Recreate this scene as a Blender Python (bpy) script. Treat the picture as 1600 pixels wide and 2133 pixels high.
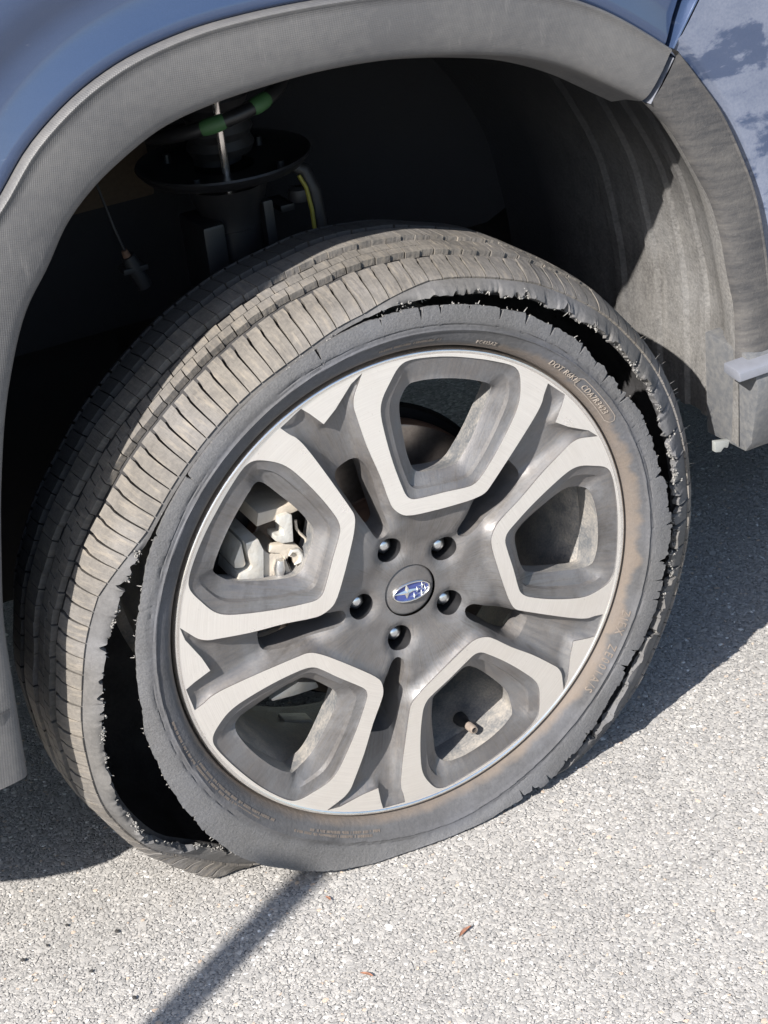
import bpy, bmesh, math, random
import numpy as np
from mathutils import Vector, Matrix, geometry

sc = bpy.context.scene
for o in list(bpy.data.objects):
    bpy.data.objects.remove(o)

# ------------------------------------------------------------------ camera
HUB = 0.28                                   # height of the wheel centre (flat tyre)
cam = bpy.data.cameras.new('camera')
cam_o = bpy.data.objects.new('camera', cam)
sc.collection.objects.link(cam_o)
sc.camera = cam_o
RW = ((0.8786369802503362, -0.46551084658543285, -0.10628597578177501),
      (-0.3042110384812726, -0.3741693379952972, -0.8760439204573631),
      (0.3680389938616778, 0.8020579519058924, -0.4703725553025063))
right, down, fwd = (Vector(v) for v in RW)
m = Matrix((right, -down, -fwd)).transposed().to_4x4()
m.translation = Vector((-0.6417398, -1.3589881, 1.1697507))
cam_o.matrix_world = m
cam.sensor_fit = 'HORIZONTAL'
cam.sensor_width = 36.0
cam.lens = 85.47
cam.clip_start = 0.02
cam.clip_end = 400.0

# ------------------------------------------------------------------ sky, sun, exposure
SUN = Vector((1.08, 0.59, -1.0)).normalized()      # direction the light travels
w = bpy.data.worlds.new('World')
sc.world = w
w.use_nodes = True
wn = w.node_tree
wn.nodes.clear()
sky = wn.nodes.new('ShaderNodeTexSky')
sky.sky_type = 'NISHITA'
sky.sun_disc = False
sky.sun_elevation = math.asin(-SUN.z)
sky.sun_rotation = math.atan2(-SUN.x, -SUN.y)
bg = wn.nodes.new('ShaderNodeBackground')
bg.inputs['Strength'].default_value = 0.10
wo = wn.nodes.new('ShaderNodeOutputWorld')
wn.links.new(sky.outputs[0], bg.inputs['Color'])
wn.links.new(bg.outputs[0], wo.inputs['Surface'])
sl = bpy.data.lights.new('sun', 'SUN')
sl.energy = 5.0
sl.angle = math.radians(0.55)
sl.color = (1.0, 0.95, 0.88)
so = bpy.data.objects.new('sun', sl)
so.rotation_euler = SUN.to_track_quat('-Z', 'Y').to_euler()
sc.collection.objects.link(so)
vs = sc.view_settings
vs.view_transform = 'Standard'
vs.look = 'None'
vs.gamma = 1.0
vs.use_curve_mapping = False
vs.exposure = 1.22
sc.render.resolution_x, sc.render.resolution_y = 768, 1024

rng = np.random.default_rng(7)
random.seed(7)
COL = sc.collection


# ------------------------------------------------------------------ helpers
class NT:
    def __init__(self, name):
        self.m = bpy.data.materials.new(name)
        self.m.use_nodes = True
        self.t = self.m.node_tree
        self.t.nodes.clear()
        self.out = self.t.nodes.new('ShaderNodeOutputMaterial')
        self.b = self.t.nodes.new('ShaderNodeBsdfPrincipled')
        self.t.links.new(self.b.outputs[0], self.out.inputs['Surface'])
        self.tc = self.t.nodes.new('ShaderNodeTexCoord')

    def n(self, typ, **kw):
        x = self.t.nodes.new(typ)
        for k, v in kw.items():
            setattr(x, k, v)
        return x

    def link(self, a, b):
        self.t.links.new(a, b)

    def put(self, sock, val):
        if hasattr(val, 'is_output') or isinstance(val, bpy.types.NodeSocket):
            self.link(val, sock)
        else:
            sock.default_value = val

    def math(self, op, a, b=0.0, c=None, clamp=False):
        x = self.n('ShaderNodeMath', operation=op, use_clamp=clamp)
        self.put(x.inputs[0], a)
        self.put(x.inputs[1], b)
        if c is not None:
            self.put(x.inputs[2], c)
        return x.outputs[0]

    def noise(self, scale, detail=4.0, rough=0.55, vec=None, dist=0.0):
        x = self.n('ShaderNodeTexNoise')
        x.inputs['Scale'].default_value = scale
        x.inputs['Detail'].default_value = detail
        x.inputs['Roughness'].default_value = rough
        x.inputs['Distortion'].default_value = dist
        self.link(vec if vec is not None else self.tc.outputs['Object'], x.inputs['Vector'])
        return x.outputs['Fac']

    def voro(self, scale, feature='F1', vec=None, out='Distance'):
        x = self.n('ShaderNodeTexVoronoi', feature=feature)
        x.inputs['Scale'].default_value = scale
        self.link(vec if vec is not None else self.tc.outputs['Object'], x.inputs['Vector'])
        return x.outputs[out]

    def mapv(self, scale=(1, 1, 1), rot=(0, 0, 0), loc=(0, 0, 0), vec=None):
        x = self.n('ShaderNodeMapping')
        x.inputs['Scale'].default_value = scale
        x.inputs['Rotation'].default_value = rot
        x.inputs['Location'].default_value = loc
        self.link(vec if vec is not None else self.tc.outputs['Object'], x.inputs['Vector'])
        return x.outputs[0]

    def ramp(self, fac, stops, interp='LINEAR'):
        x = self.n('ShaderNodeValToRGB')
        x.color_ramp.interpolation = interp
        e = x.color_ramp.elements
        while len(e) < len(stops):
            e.new(0.5)
        for el, (p, c) in zip(e, stops):
            el.position = p
            el.color = (c[0], c[1], c[2], 1) if hasattr(c, '__len__') else (c, c, c, 1)
        self.link(fac, x.inputs[0])
        return x.outputs['Color']

    def mix(self, fac, a, b):
        x = self.n('ShaderNodeMix', data_type='RGBA')
        self.put(x.inputs[0], fac)
        self.put(x.inputs[6], a if hasattr(a, 'is_linked') else (*a, 1))
        self.put(x.inputs[7], b if hasattr(b, 'is_linked') else (*b, 1))
        return x.outputs[2]

    def rng(self, v, a, b, c=0.0, d=1.0):
        x = self.n('ShaderNodeMapRange')
        x.inputs[1].default_value, x.inputs[2].default_value = a, b
        x.inputs[3].default_value, x.inputs[4].default_value = c, d
        self.link(v, x.inputs[0])
        return x.outputs[0]

    def polar(self):
        """wheel polar coordinates: radius, angle/turn and depth as sockets"""
        s = self.n('ShaderNodeSeparateXYZ')
        self.link(self.tc.outputs['Object'], s.inputs[0])
        z = self.math('SUBTRACT', s.outputs[2], HUB)
        r = self.math('SQRT', self.math('ADD', self.math('MULTIPLY', s.outputs[0], s.outputs[0]), self.math('MULTIPLY', z, z)))
        a = self.math('ARCTAN2', z, s.outputs[0])
        return r, a, s.outputs[1]

    def comb(self, x, y, z):
        c = self.n('ShaderNodeCombineXYZ')
        for i, v in enumerate((x, y, z)):
            self.put(c.inputs[i], v)
        return c.outputs[0]

    def bump(self, h, dist, strength=1.0, prev=None):
        x = self.n('ShaderNodeBump')
        x.inputs['Strength'].default_value = strength
        x.inputs['Distance'].default_value = dist
        self.link(h, x.inputs['Height'])
        if prev is not None:
            self.link(prev, x.inputs['Normal'])
        return x.outputs[0]

    def set(self, **kw):
        names = dict(col='Base Color', rough='Roughness', metal='Metallic', nrm='Normal', spec='Specular IOR Level',
                     coat='Coat Weight', coatr='Coat Roughness', aniso='Anisotropic')
        for k, v in kw.items():
            s = self.b.inputs[names[k]]
            if k == 'col' and not hasattr(v, 'is_linked'):
                v = (*v, 1)
            self.put(s, v)
        return self.m


def mk(name, V, F, mat, parent=None, smooth=True, sharp=40, kind=None):
    me = bpy.data.meshes.new(name)
    me.from_pydata([tuple(map(float, v)) for v in V], [], [tuple(map(int, f)) for f in F])
    me.update()
    if smooth:
        me.polygons.foreach_set('use_smooth', [True] * len(me.polygons))
        if sharp:
            me.set_sharp_from_angle(angle=math.radians(sharp))
    me.materials.append(mat)
    o = bpy.data.objects.new(name, me)
    COL.objects.link(o)
    if parent is not None:
        o.parent = parent
    if kind:
        o['kind'] = kind
    return o


def fix_normals(o, sharp=40):
    bm = bmesh.new()
    bm.from_mesh(o.data)
    bmesh.ops.remove_doubles(bm, verts=bm.verts, dist=1e-6)
    bmesh.ops.recalc_face_normals(bm, faces=bm.faces)
    bm.to_mesh(o.data)
    bm.free()
    if sharp:
        o.data.set_sharp_from_angle(angle=math.radians(sharp))
    return o


def grid_faces(nu, nv, closed_u=False, flip=False, base=0):
    F = []
    for i in range(nu if closed_u else nu - 1):
        j = (i + 1) % nu
        for k in range(nv - 1):
            f = (base + i * nv + k, base + j * nv + k, base + j * nv + k + 1, base + i * nv + k + 1)
            F.append(f[::-1] if flip else f)
    return F


def thing(o, label, cat, group=None):
    o['label'] = label
    o['category'] = cat
    if group:
        o['group'] = group
    return o


def bevel_obj(o, width, seg=2, angle=30):
    bm = bmesh.new()
    bm.from_mesh(o.data)
    bmesh.ops.recalc_face_normals(bm, faces=bm.faces)
    ed = [e for e in bm.edges if len(e.link_faces) == 2 and e.calc_face_angle(0) > math.radians(angle)]
    bmesh.ops.bevel(bm, geom=ed, offset=width, segments=seg, affect='EDGES', clamp_overlap=True, profile=0.6)
    bm.to_mesh(o.data)
    bm.free()
    o.data.polygons.foreach_set('use_smooth', [True] * len(o.data.polygons))
    o.data.set_sharp_from_angle(angle=math.radians(35))
    return o


def prism(name, poly, y0, y1, mat, parent, bev=0.0015, taper=0.0):
    """polygon in the xz plane extruded from depth y0 to y1"""
    n = len(poly)
    c = np.mean(np.array(poly), 0)
    V = [(x, y0, z) for x, z in poly] + [(x + (c[0] - x) * -taper, y1, z + (c[1] - z) * -taper) for x, z in poly]
    F = [tuple(range(n)), tuple(range(2 * n - 1, n - 1, -1))] + [(i, n + i, n + (i + 1) % n, (i + 1) % n) for i in range(n)]
    o = mk(name, V, F, mat, parent, smooth=False)
    return bevel_obj(o, bev) if bev else o


def box(name, lo, hi, mat, parent, bev=0.003):
    (a, b, c), (d, e, f) = lo, hi
    V = [(a, b, c), (d, b, c), (d, e, c), (a, e, c), (a, b, f), (d, b, f), (d, e, f), (a, e, f)]
    F = [(3, 2, 1, 0), (4, 5, 6, 7), (0, 1, 5, 4), (1, 2, 6, 5), (2, 3, 7, 6), (3, 0, 4, 7)]
    o = mk(name, V, F, mat, parent, smooth=False)
    return bevel_obj(o, bev) if bev else o


def tube(name, pts, rad, mat, parent, n=12, caps=True):
    pts = [Vector(p) for p in pts]
    rad = rad if hasattr(rad, '__len__') else [rad] * len(pts)
    V, F = [], []
    up = Vector((0, 0, 1))
    prev = None
    for i, p in enumerate(pts):
        t = (pts[min(i + 1, len(pts) - 1)] - pts[max(i - 1, 0)]).normalized()
        a = t.cross(up if abs(t.z) < 0.95 else Vector((1, 0, 0))).normalized() if prev is None else (prev - t * prev.dot(t)).normalized()
        prev = a
        b = t.cross(a)
        for k in range(n):
            q = 2 * math.pi * k / n
            V.append(p + (a * math.cos(q) + b * math.sin(q)) * rad[i])
    for i in range(len(pts) - 1):
        for k in range(n):
            F.append((i * n + k, i * n + (k + 1) % n, (i + 1) * n + (k + 1) % n, (i + 1) * n + k))
    if caps:
        F += [tuple(range(n - 1, -1, -1)), tuple((len(pts) - 1) * n + k for k in range(n))]
    return mk(name, V, F, mat, parent, sharp=45)


def lathe(name, prof, mat, parent, n=128, axis='Y', centre=(0, 0, HUB), sharp=35, closed=False):
    """prof: list of (radius, along-axis)"""
    V, F = [], []
    for i in range(n):
        a = 2 * math.pi * i / n
        for r, h in prof:
            if axis == 'Y':
                V.append((centre[0] + r * math.cos(a), centre[1] + h, centre[2] + r * math.sin(a)))
            else:
                V.append((centre[0] + r * math.cos(a), centre[1] + r * math.sin(a), centre[2] + h))
    k = len(prof)
    for i in range(n):
        j = (i + 1) % n
        for q in range(k if closed else k - 1):
            q2 = (q + 1) % k
            f = (i * k + q, j * k + q, j * k + q2, i * k + q2)
            F.append(f if axis == 'Y' else f[::-1])
    return mk(name, V, F, mat, parent, sharp=sharp)


def pnoise(n_terms, seed, falloff=0.6, fmin=1):
    """periodic one-dimensional noise over an angle, about -1..1"""
    g = np.random.default_rng(seed)
    fr = np.arange(fmin, fmin + n_terms)
    am = g.normal(size=n_terms) / fr ** falloff
    am /= np.sqrt((am ** 2).sum()) * 1.2
    ph = g.uniform(0, 6.283, n_terms)
    return lambda t: (am * np.sin(np.multiply.outer(t, fr) + ph)).sum(-1)


def keyed(keys):
    """periodic smooth interpolation of {degrees: value}"""
    ks = sorted((k % 360, v) for k, v in keys)
    a = np.array([k for k, _ in ks], float)
    v = np.array([x for _, x in ks], float)
    a3 = np.r_[a - 360, a, a + 360]
    v3 = np.r_[v, v, v]
    d = np.gradient(v3, a3)

    def f(theta):
        t = np.degrees(theta) % 360
        i = np.clip(np.searchsorted(a3, t, side='right') - 1, 0, len(a3) - 2)
        h = a3[i + 1] - a3[i]
        s = (t - a3[i]) / h
        return ((1 + 2 * s) * (1 - s) ** 2 * v3[i] + s * (1 - s) ** 2 * h * d[i] + s * s * (3 - 2 * s) * v3[i + 1] + s * s * (s - 1) * h * d[i + 1])
    return f


# ------------------------------------------------------------------ materials
def m_asphalt():
    """worn asphalt: the same stones as the built chips, as far as they can no longer be told apart"""
    t = NT('asphalt')
    wide = t.noise(3.2, 5, .6)
    c = t.voro(240, out='Color')
    s = t.n('ShaderNodeSeparateColor')
    t.link(c, s.inputs[0])
    col = t.ramp(s.outputs[0], [(0.0, (.175, .172, .169)), (.25, (.24, .234, .228)), (.5, (.298, .289, .279)), (.75, (.345, .333, .318)), (1.0, (.49, .473, .45))])
    col = t.mix(t.rng(wide, .45, .68, 0, .3), col, (.19, .182, .175))
    e = t.voro(240, 'DISTANCE_TO_EDGE')
    col = t.mix(t.rng(e, 0, .09, .25, 0), col, (.24, .232, .222))
    return t.set(col=col, rough=.9, nrm=t.bump(t.rng(e, 0, .25), .0009), spec=.25)


def m_chips():
    t = NT('stone_chips')
    a = t.n('ShaderNodeAttribute', attribute_name='tone')
    col = t.ramp(a.outputs['Fac'], [(0.0, (.175, .172, .169)), (.2, (.243, .237, .231)), (.45, (.298, .289, .279)), (.68, (.345, .333, .318)),
                                    (.86, (.395, .380, .361)), (.95, (.52, .502, .477)), (.975, (.46, .35, .26)), (1.0, (.74, .73, .71))])
    n = t.noise(900, 3)
    wide = t.noise(3.2, 5, .6)
    col = t.mix(t.rng(n, .35, .65, 0, .35), col, (.29, .277, .26))
    col = t.mix(t.rng(wide, .45, .68, 0, .3), col, (.19, .182, .175))
    return t.set(col=col, rough=.85, spec=.3, nrm=t.bump(n, .0006))


def rubber(name, dust_lo, dust_hi, dust=(.30, .27, .235), base=(.03, .03, .032), ring=False, rough_band=False, streak=False):
    t = NT(name)
    r, a, y = t.polar()
    n1 = t.noise(28, 5, .6)
    n2 = t.noise(260, 4, .65)
    n3 = t.noise(7, 3)
    f = t.math('ADD', t.math('MULTIPLY', n1, .55), t.math('ADD', t.math('MULTIPLY', n2, .35), t.math('MULTIPLY', n3, .3)))
    f = t.rng(f, .42, .80, dust_lo, dust_hi)
    dcol = t.mix(t.rng(n3, .4, .62), dust, (dust[0] * .86, dust[1] * .9, dust[2] * 1.0))
    col = t.mix(f, base, dcol)
    h = t.math('MULTIPLY', n2, .5)
    if ring:
        # tan mud dried on the lower sidewall, with an uneven outer limit
        av = t.comb(t.math('MULTIPLY', t.math('COSINE', a), 1.0), t.math('SINE', a), 0.0)
        w1 = t.noise(5.5, 5, .6, vec=av)
        w2 = t.noise(60, 4)
        sx = t.math('COSINE', a)
        lim = t.math('ADD', .2468, t.math('ADD', t.math('MULTIPLY', t.math('MULTIPLY', t.rng(w1, .36, .66), t.rng(sx, .35, .95, .2, 1.0)), .012), t.math('MULTIPLY', w2, .005)))
        d = t.math('SUBTRACT', lim, r)
        mfac = t.rng(d, -.0025, .0028, 0, .7)
        col = t.mix(t.math('MULTIPLY', mfac, t.rng(w2, .3, .6, .75, 1.0)), col, (.140, .112, .090))
    if rough_band:
        v = t.comb(t.math('MULTIPLY', a, 90), t.math('MULTIPLY', r, 330), 0.0)
        sk = t.noise(1.6, 5, .65, vec=v)
        bf = t.rng(r, .268, .274)
        h = t.math('ADD', h, t.math('MULTIPLY', t.math('MULTIPLY', sk, bf), .45))
        col = t.mix(t.math('MULTIPLY', bf, t.rng(sk, .4, .62, .15, .42)), col, (.165, .163, .162))
    if streak:
        v = t.comb(t.math('MULTIPLY', a, 60), t.math('MULTIPLY', y, 30), t.math('MULTIPLY', r, 30))
        sk = t.noise(1.2, 4, .6, vec=v)
        col = t.mix(t.rng(sk, .52, .74, 0, .4), col, (.28, .24, .19))
        h = t.math('ADD', h, sk)
    return t.set(col=col, rough=.82, spec=.3, nrm=t.bump(h, .0012))


def m_machined():
    t = NT('machined_aluminium')
    r, a, y = t.polar()
    ln = t.noise(1.0, 3, .6, vec=t.comb(t.math('MULTIPLY', r, 900), t.math('MULTIPLY', a, 3.0), 0.0))
    sp = t.noise(40, 4)
    col = t.mix(t.rng(sp, .4, .75, 0, .35), (.85, .82, .78), (.76, .72, .67))
    col = t.mix(t.rng(ln, .35, .65, 0, .25), col, (.60, .565, .53))
    bl = t.noise(14, 4)
    col = t.mix(t.rng(bl, .5, .7, 0, .22), col, (.66, .60, .53))
    # thin dirt specks
    dk = t.noise(420, 3, .7)
    col = t.mix(t.rng(dk, .66, .78, 0, .5), col, (.33, .28, .23))
    return t.set(col=col, metal=.82, rough=t.rng(sp, .3, .7, .27, .40), nrm=t.bump(ln, .0005, .3))


def m_wheelpaint(name, dusty):
    t = NT(name)
    r, a, y = t.polar()
    n1 = t.noise(22, 5, .65)
    ra = t.noise(1.0, 4, .65, vec=t.comb(t.math('MULTIPLY', a, 55), t.math('MULTIPLY', r, 18), t.math('MULTIPLY', y, 40)))
    fi = t.noise(500, 3)
    f = t.rng(t.math('ADD', t.math('MULTIPLY', n1, .6), t.math('MULTIPLY', ra, .55)), .42, .78, dusty * .25, dusty)
    f = t.math('MULTIPLY', f, t.rng(fi, .25, .7, .7, 1.1))
    gr_ = t.noise(11, 6, .7, dist=.8)
    col = t.mix(f, (.085, .087, .096), t.mix(t.rng(n1, .4, .6), (.185, .155, .125), (.16, .155, .152)))
    col = t.mix(t.rng(t.math('ADD', t.math('MULTIPLY', gr_, .6), t.math('MULTIPLY', ra, .4)), .50, .66, 0, .75), col, (.035, .032, .030))
    return t.set(col=col, metal=t.rng(f, 0, .8, .5, 0), rough=t.rng(f, 0, .7, .34, .75), coat=.3, coatr=.22,
                 nrm=t.bump(ra, .0006, .35, t.bump(fi, .0004, .4)))


def m_barrel(name='dusty_barrel', lo=.15, hi=.95):
    t = NT(name)
    n1 = t.noise(35, 5, .65)
    fi = t.noise(420, 3)
    f = t.rng(t.math('ADD', t.math('MULTIPLY', n1, .7), t.math('MULTIPLY', fi, .4)), .42, .72, lo, hi)
    col = t.mix(f, (.14, .15, .165), (.40, .355, .30))
    return t.set(col=col, metal=t.rng(f, 0, 1, .4, 0), rough=t.rng(f, 0, 1, .4, .85), nrm=t.bump(fi, .0006))


def m_trim():
    t = NT('grained_plastic')
    # fine moulded grain: two crossed waves
    n1 = t.noise(9, 5, .6)
    n2 = t.noise(120, 3)
    sp = t.n('ShaderNodeSeparateXYZ')
    t.link(t.tc.outputs['Object'], sp.inputs[0])
    k = 2 * math.pi / .0023
    u = t.math('SINE', t.math('MULTIPLY', t.math('ADD', sp.outputs[0], t.math('MULTIPLY', sp.outputs[2], .55)), k))
    v = t.math('SINE', t.math('MULTIPLY', t.math('SUBTRACT', t.math('MULTIPLY', sp.outputs[2], .95), t.math('MULTIPLY', sp.outputs[0], .45)), k))
    g = t.math('MULTIPLY', u, v)
    g = t.math('MULTIPLY', g, t.rng(n1, .3, .6, .7, 1.0))
    d = t.rng(t.math('ADD', t.math('MULTIPLY', n1, .7), t.math('MULTIPLY', n2, .3)), .4, .72, .12, .62)
    sc_ = t.noise(1.0, 5, .7, vec=t.mapv((90, 90, 12)))
    col = t.mix(d, (.062, .062, .066), (.150, .145, .139))
    col = t.mix(t.rng(g, -.5, 1, 0, .10), col, (.19, .187, .19))
    col = t.mix(t.rng(sc_, .6, .75, 0, .3), col, (.22, .21, .20))
    # dust thrown up along the wheel opening's rear edge
    return t.set(col=col, rough=.55, spec=.45, nrm=t.bump(t.math('ADD', g, t.math('MULTIPLY', n2, 2.2)), .0003, .4))


def m_trim_dusty():
    t = NT('grained_plastic_dusty')
    n1 = t.noise(14, 6, .7)
    n2 = t.noise(260, 4, .7)
    st = t.noise(1.0, 5, .65, vec=t.mapv((25, 25, 160), (0, math.radians(-24), 0)))
    d = t.rng(t.math('ADD', t.math('MULTIPLY', n1, .5), t.math('MULTIPLY', st, .5)), .40, .66, .0, .55)
    col = t.mix(d, (.036, .036, .039), (.135, .126, .116))
    col = t.mix(t.rng(n2, .58, .74, 0, .25), col, (.17, .165, .155))
    return t.set(col=col, rough=.7, spec=.35, nrm=t.bump(n2, .0007))


def m_liner():
    t = NT('arch_liner')
    n1 = t.noise(7, 6, .7)
    n2 = t.noise(300, 4, .7)
    n3 = t.noise(1.0, 8, .72, vec=t.mapv((26, 40, 17)), dist=1.2)
    sp = t.n('ShaderNodeSeparateXYZ')
    t.link(t.tc.outputs['Object'], sp.inputs[0])
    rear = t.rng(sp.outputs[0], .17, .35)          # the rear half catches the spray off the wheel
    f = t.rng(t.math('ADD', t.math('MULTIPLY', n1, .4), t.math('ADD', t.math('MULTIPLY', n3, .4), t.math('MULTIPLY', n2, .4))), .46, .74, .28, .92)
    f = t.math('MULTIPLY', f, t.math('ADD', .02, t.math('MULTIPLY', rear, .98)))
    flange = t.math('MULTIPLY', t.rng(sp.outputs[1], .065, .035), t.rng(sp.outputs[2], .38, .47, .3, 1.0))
    shade_mask = t.rng(sp.outputs[2], .66, .50)
    f = t.math('MULTIPLY', f, t.math('MULTIPLY', t.math('MAXIMUM', shade_mask, .10), t.rng(sp.outputs[1], .34, .16)))  # dust fades upward and inward, painting the well's shade into the colour
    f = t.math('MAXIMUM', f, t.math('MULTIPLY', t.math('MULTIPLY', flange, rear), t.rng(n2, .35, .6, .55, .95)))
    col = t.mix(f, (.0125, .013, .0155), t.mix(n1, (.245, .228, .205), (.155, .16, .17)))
    return t.set(col=col, rough=.85, spec=.25, nrm=t.bump(n2, .0009))


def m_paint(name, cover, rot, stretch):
    """dusty clear-coated blue: dust film whose crisp-edged patches also paint in broken reflections"""
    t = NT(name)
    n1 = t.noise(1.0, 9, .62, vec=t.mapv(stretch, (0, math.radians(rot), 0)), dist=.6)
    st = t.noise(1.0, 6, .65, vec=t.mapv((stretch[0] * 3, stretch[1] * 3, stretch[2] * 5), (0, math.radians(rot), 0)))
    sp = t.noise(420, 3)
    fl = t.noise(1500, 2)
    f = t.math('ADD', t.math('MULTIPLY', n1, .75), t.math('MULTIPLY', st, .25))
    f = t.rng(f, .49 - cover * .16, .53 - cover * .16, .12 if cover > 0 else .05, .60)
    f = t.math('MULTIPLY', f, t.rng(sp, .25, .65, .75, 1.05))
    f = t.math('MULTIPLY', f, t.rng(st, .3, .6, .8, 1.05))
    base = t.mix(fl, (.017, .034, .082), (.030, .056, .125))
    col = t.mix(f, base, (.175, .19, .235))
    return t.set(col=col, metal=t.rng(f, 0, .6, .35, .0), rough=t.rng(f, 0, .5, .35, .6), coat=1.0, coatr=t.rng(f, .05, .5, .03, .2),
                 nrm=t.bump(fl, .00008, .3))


def simple(name, col, rough=.6, metal=0.0, nscale=60, var=.35, spec=.5, col2=None, bump=0.0):
    t = NT(name)
    n1 = t.noise(nscale, 5, .62)
    c2 = col2 if col2 else tuple(c * .5 for c in col)
    c = t.mix(t.rng(n1, .38, .68, 0, var), col, c2)
    kw = dict(col=c, rough=rough, metal=metal, spec=spec)
    if bump:
        kw['nrm'] = t.bump(n1, bump)
    return t.set(**kw)


M = dict(
    asphalt=m_asphalt(), chips=m_chips(),
    tread=rubber('tread_rubber', .28, .82, dust=(.215, .194, .168), streak=True), tread_shade=rubber('shaded_tread_rubber', .05, .45, dust=(.12, .112, .10)), carcass=rubber('groove_rubber', .02, .25, dust=(.16, .15, .14), base=(.018, .018, .02)),
    side=rubber('sidewall_rubber', .15, .5, dust=(.165, .163, .166), ring=True, rough_band=True),
    band=rubber('shoulder_rubber', .22, .62, dust=(.20, .19, .178)),
    inside=simple('inner_rubber', (.02, .02, .021), .9),
    machined=m_machined(), pocket=m_wheelpaint('pocket_paint', .62), star=m_wheelpaint('hub_paint', .72), barrel=m_barrel(), window=m_barrel('window_wall', .05, .65),
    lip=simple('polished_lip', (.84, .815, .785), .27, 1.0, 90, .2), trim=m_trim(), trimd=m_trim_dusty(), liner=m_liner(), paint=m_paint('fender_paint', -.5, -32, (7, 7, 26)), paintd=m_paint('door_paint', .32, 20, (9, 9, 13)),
    black=simple('black_metal', (.010, .010, .012), .42, .1, 50, .5, col2=(.022, .021, .02)),
    blackp=simple('black_plastic', (.012, .012, .014), .55, 0, 70, .5, col2=(.03, .028, .027)),
    cast=simple('cast_aluminium', (.52, .51, .48), .45, .45, 90, .6, col2=(.42, .38, .32), bump=.0012),
    castd=simple('dusty_casting', (.40, .355, .295), .75, .1, 70, .6, col2=(.33, .29, .25), bump=.0012),
    disc=simple('brake_disc', (.24, .205, .18), .34, .9, 200, .5, col2=(.13, .10, .085)),
    rust=simple('rusty_edge', (.17, .095, .06), .8, .2, 120, .6, col2=(.09, .05, .035)),
    nut=simple('chrome_nut', (.72, .73, .74), .28, 1.0, 200, .35),
    chrome=simple('chrome', (.82, .81, .79), .22, 1.0, 300, .25, col2=(.6, .55, .5)),
    blue=simple('emblem_blue', (.055, .075, .24), .3, .2, 300, .4),
    green=simple('green_mark', (.035, .10, .035), .6, 0, 160, .55, col2=(.03, .09, .03)),
    yellow=simple('yellow_mark', (.22, .2, .03), .6),
    brown=simple('brown_pad', (.045, .03, .018), .9, 0, 250, .6),
    rod=simple('damper_rod', (.75, .68, .63), .25, .9, 30, .2),
    fibre=simple('frayed_cord', (.27, .26, .245), .95, 0, 700, .9, col2=(.08, .078, .075)),
    letter=simple('raised_rubber', (.22, .19, .165), .8, 0, 300, .5), letterd=simple('raised_rubber_worn', (.150, .122, .10), .8, 0, 120, .9, col2=(.105, .09, .08)),
    silver=simple('silver_strip', (.20, .21, .245), .42, .35, 60, .4, col2=(.15, .155, .175)),
    steel=simple('galvanised_steel', (.5, .5, .5), .4, .8),
    leaf=simple('dry_leaf', (.27, .125, .075), .85, 0, 250, .9, col2=(.12, .06, .04)), leafy=simple('pale_leaf', (.55, .37, .16), .85, 0, 300, .5),
    tar=simple('tar', (.03, .028, .027), .8), under=simple('underbody', (.007, .0072, .0085), .85, 0, 20, .5, spec=.2, col2=(.012, .0115, .011)),
    sill=simple('sill_plastic', (.075, .078, .085), .6, 0, 140, .7, col2=(.13, .128, .125), bump=.0006),
    brownish=simple('dusty_cap', (.20, .165, .14), .75, 0, 300, .6),
    tab=simple('pale_clip', (.22, .23, .225), .6),
)

# ------------------------------------------------------------------ ground
g = mk('ground', [(-60, -60, -.0012), (60, -60, -.0012), (60, 60, -.0012), (-60, 60, -.0012)], [(0, 1, 2, 3)], M['asphalt'], smooth=False, kind='structure')


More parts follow.
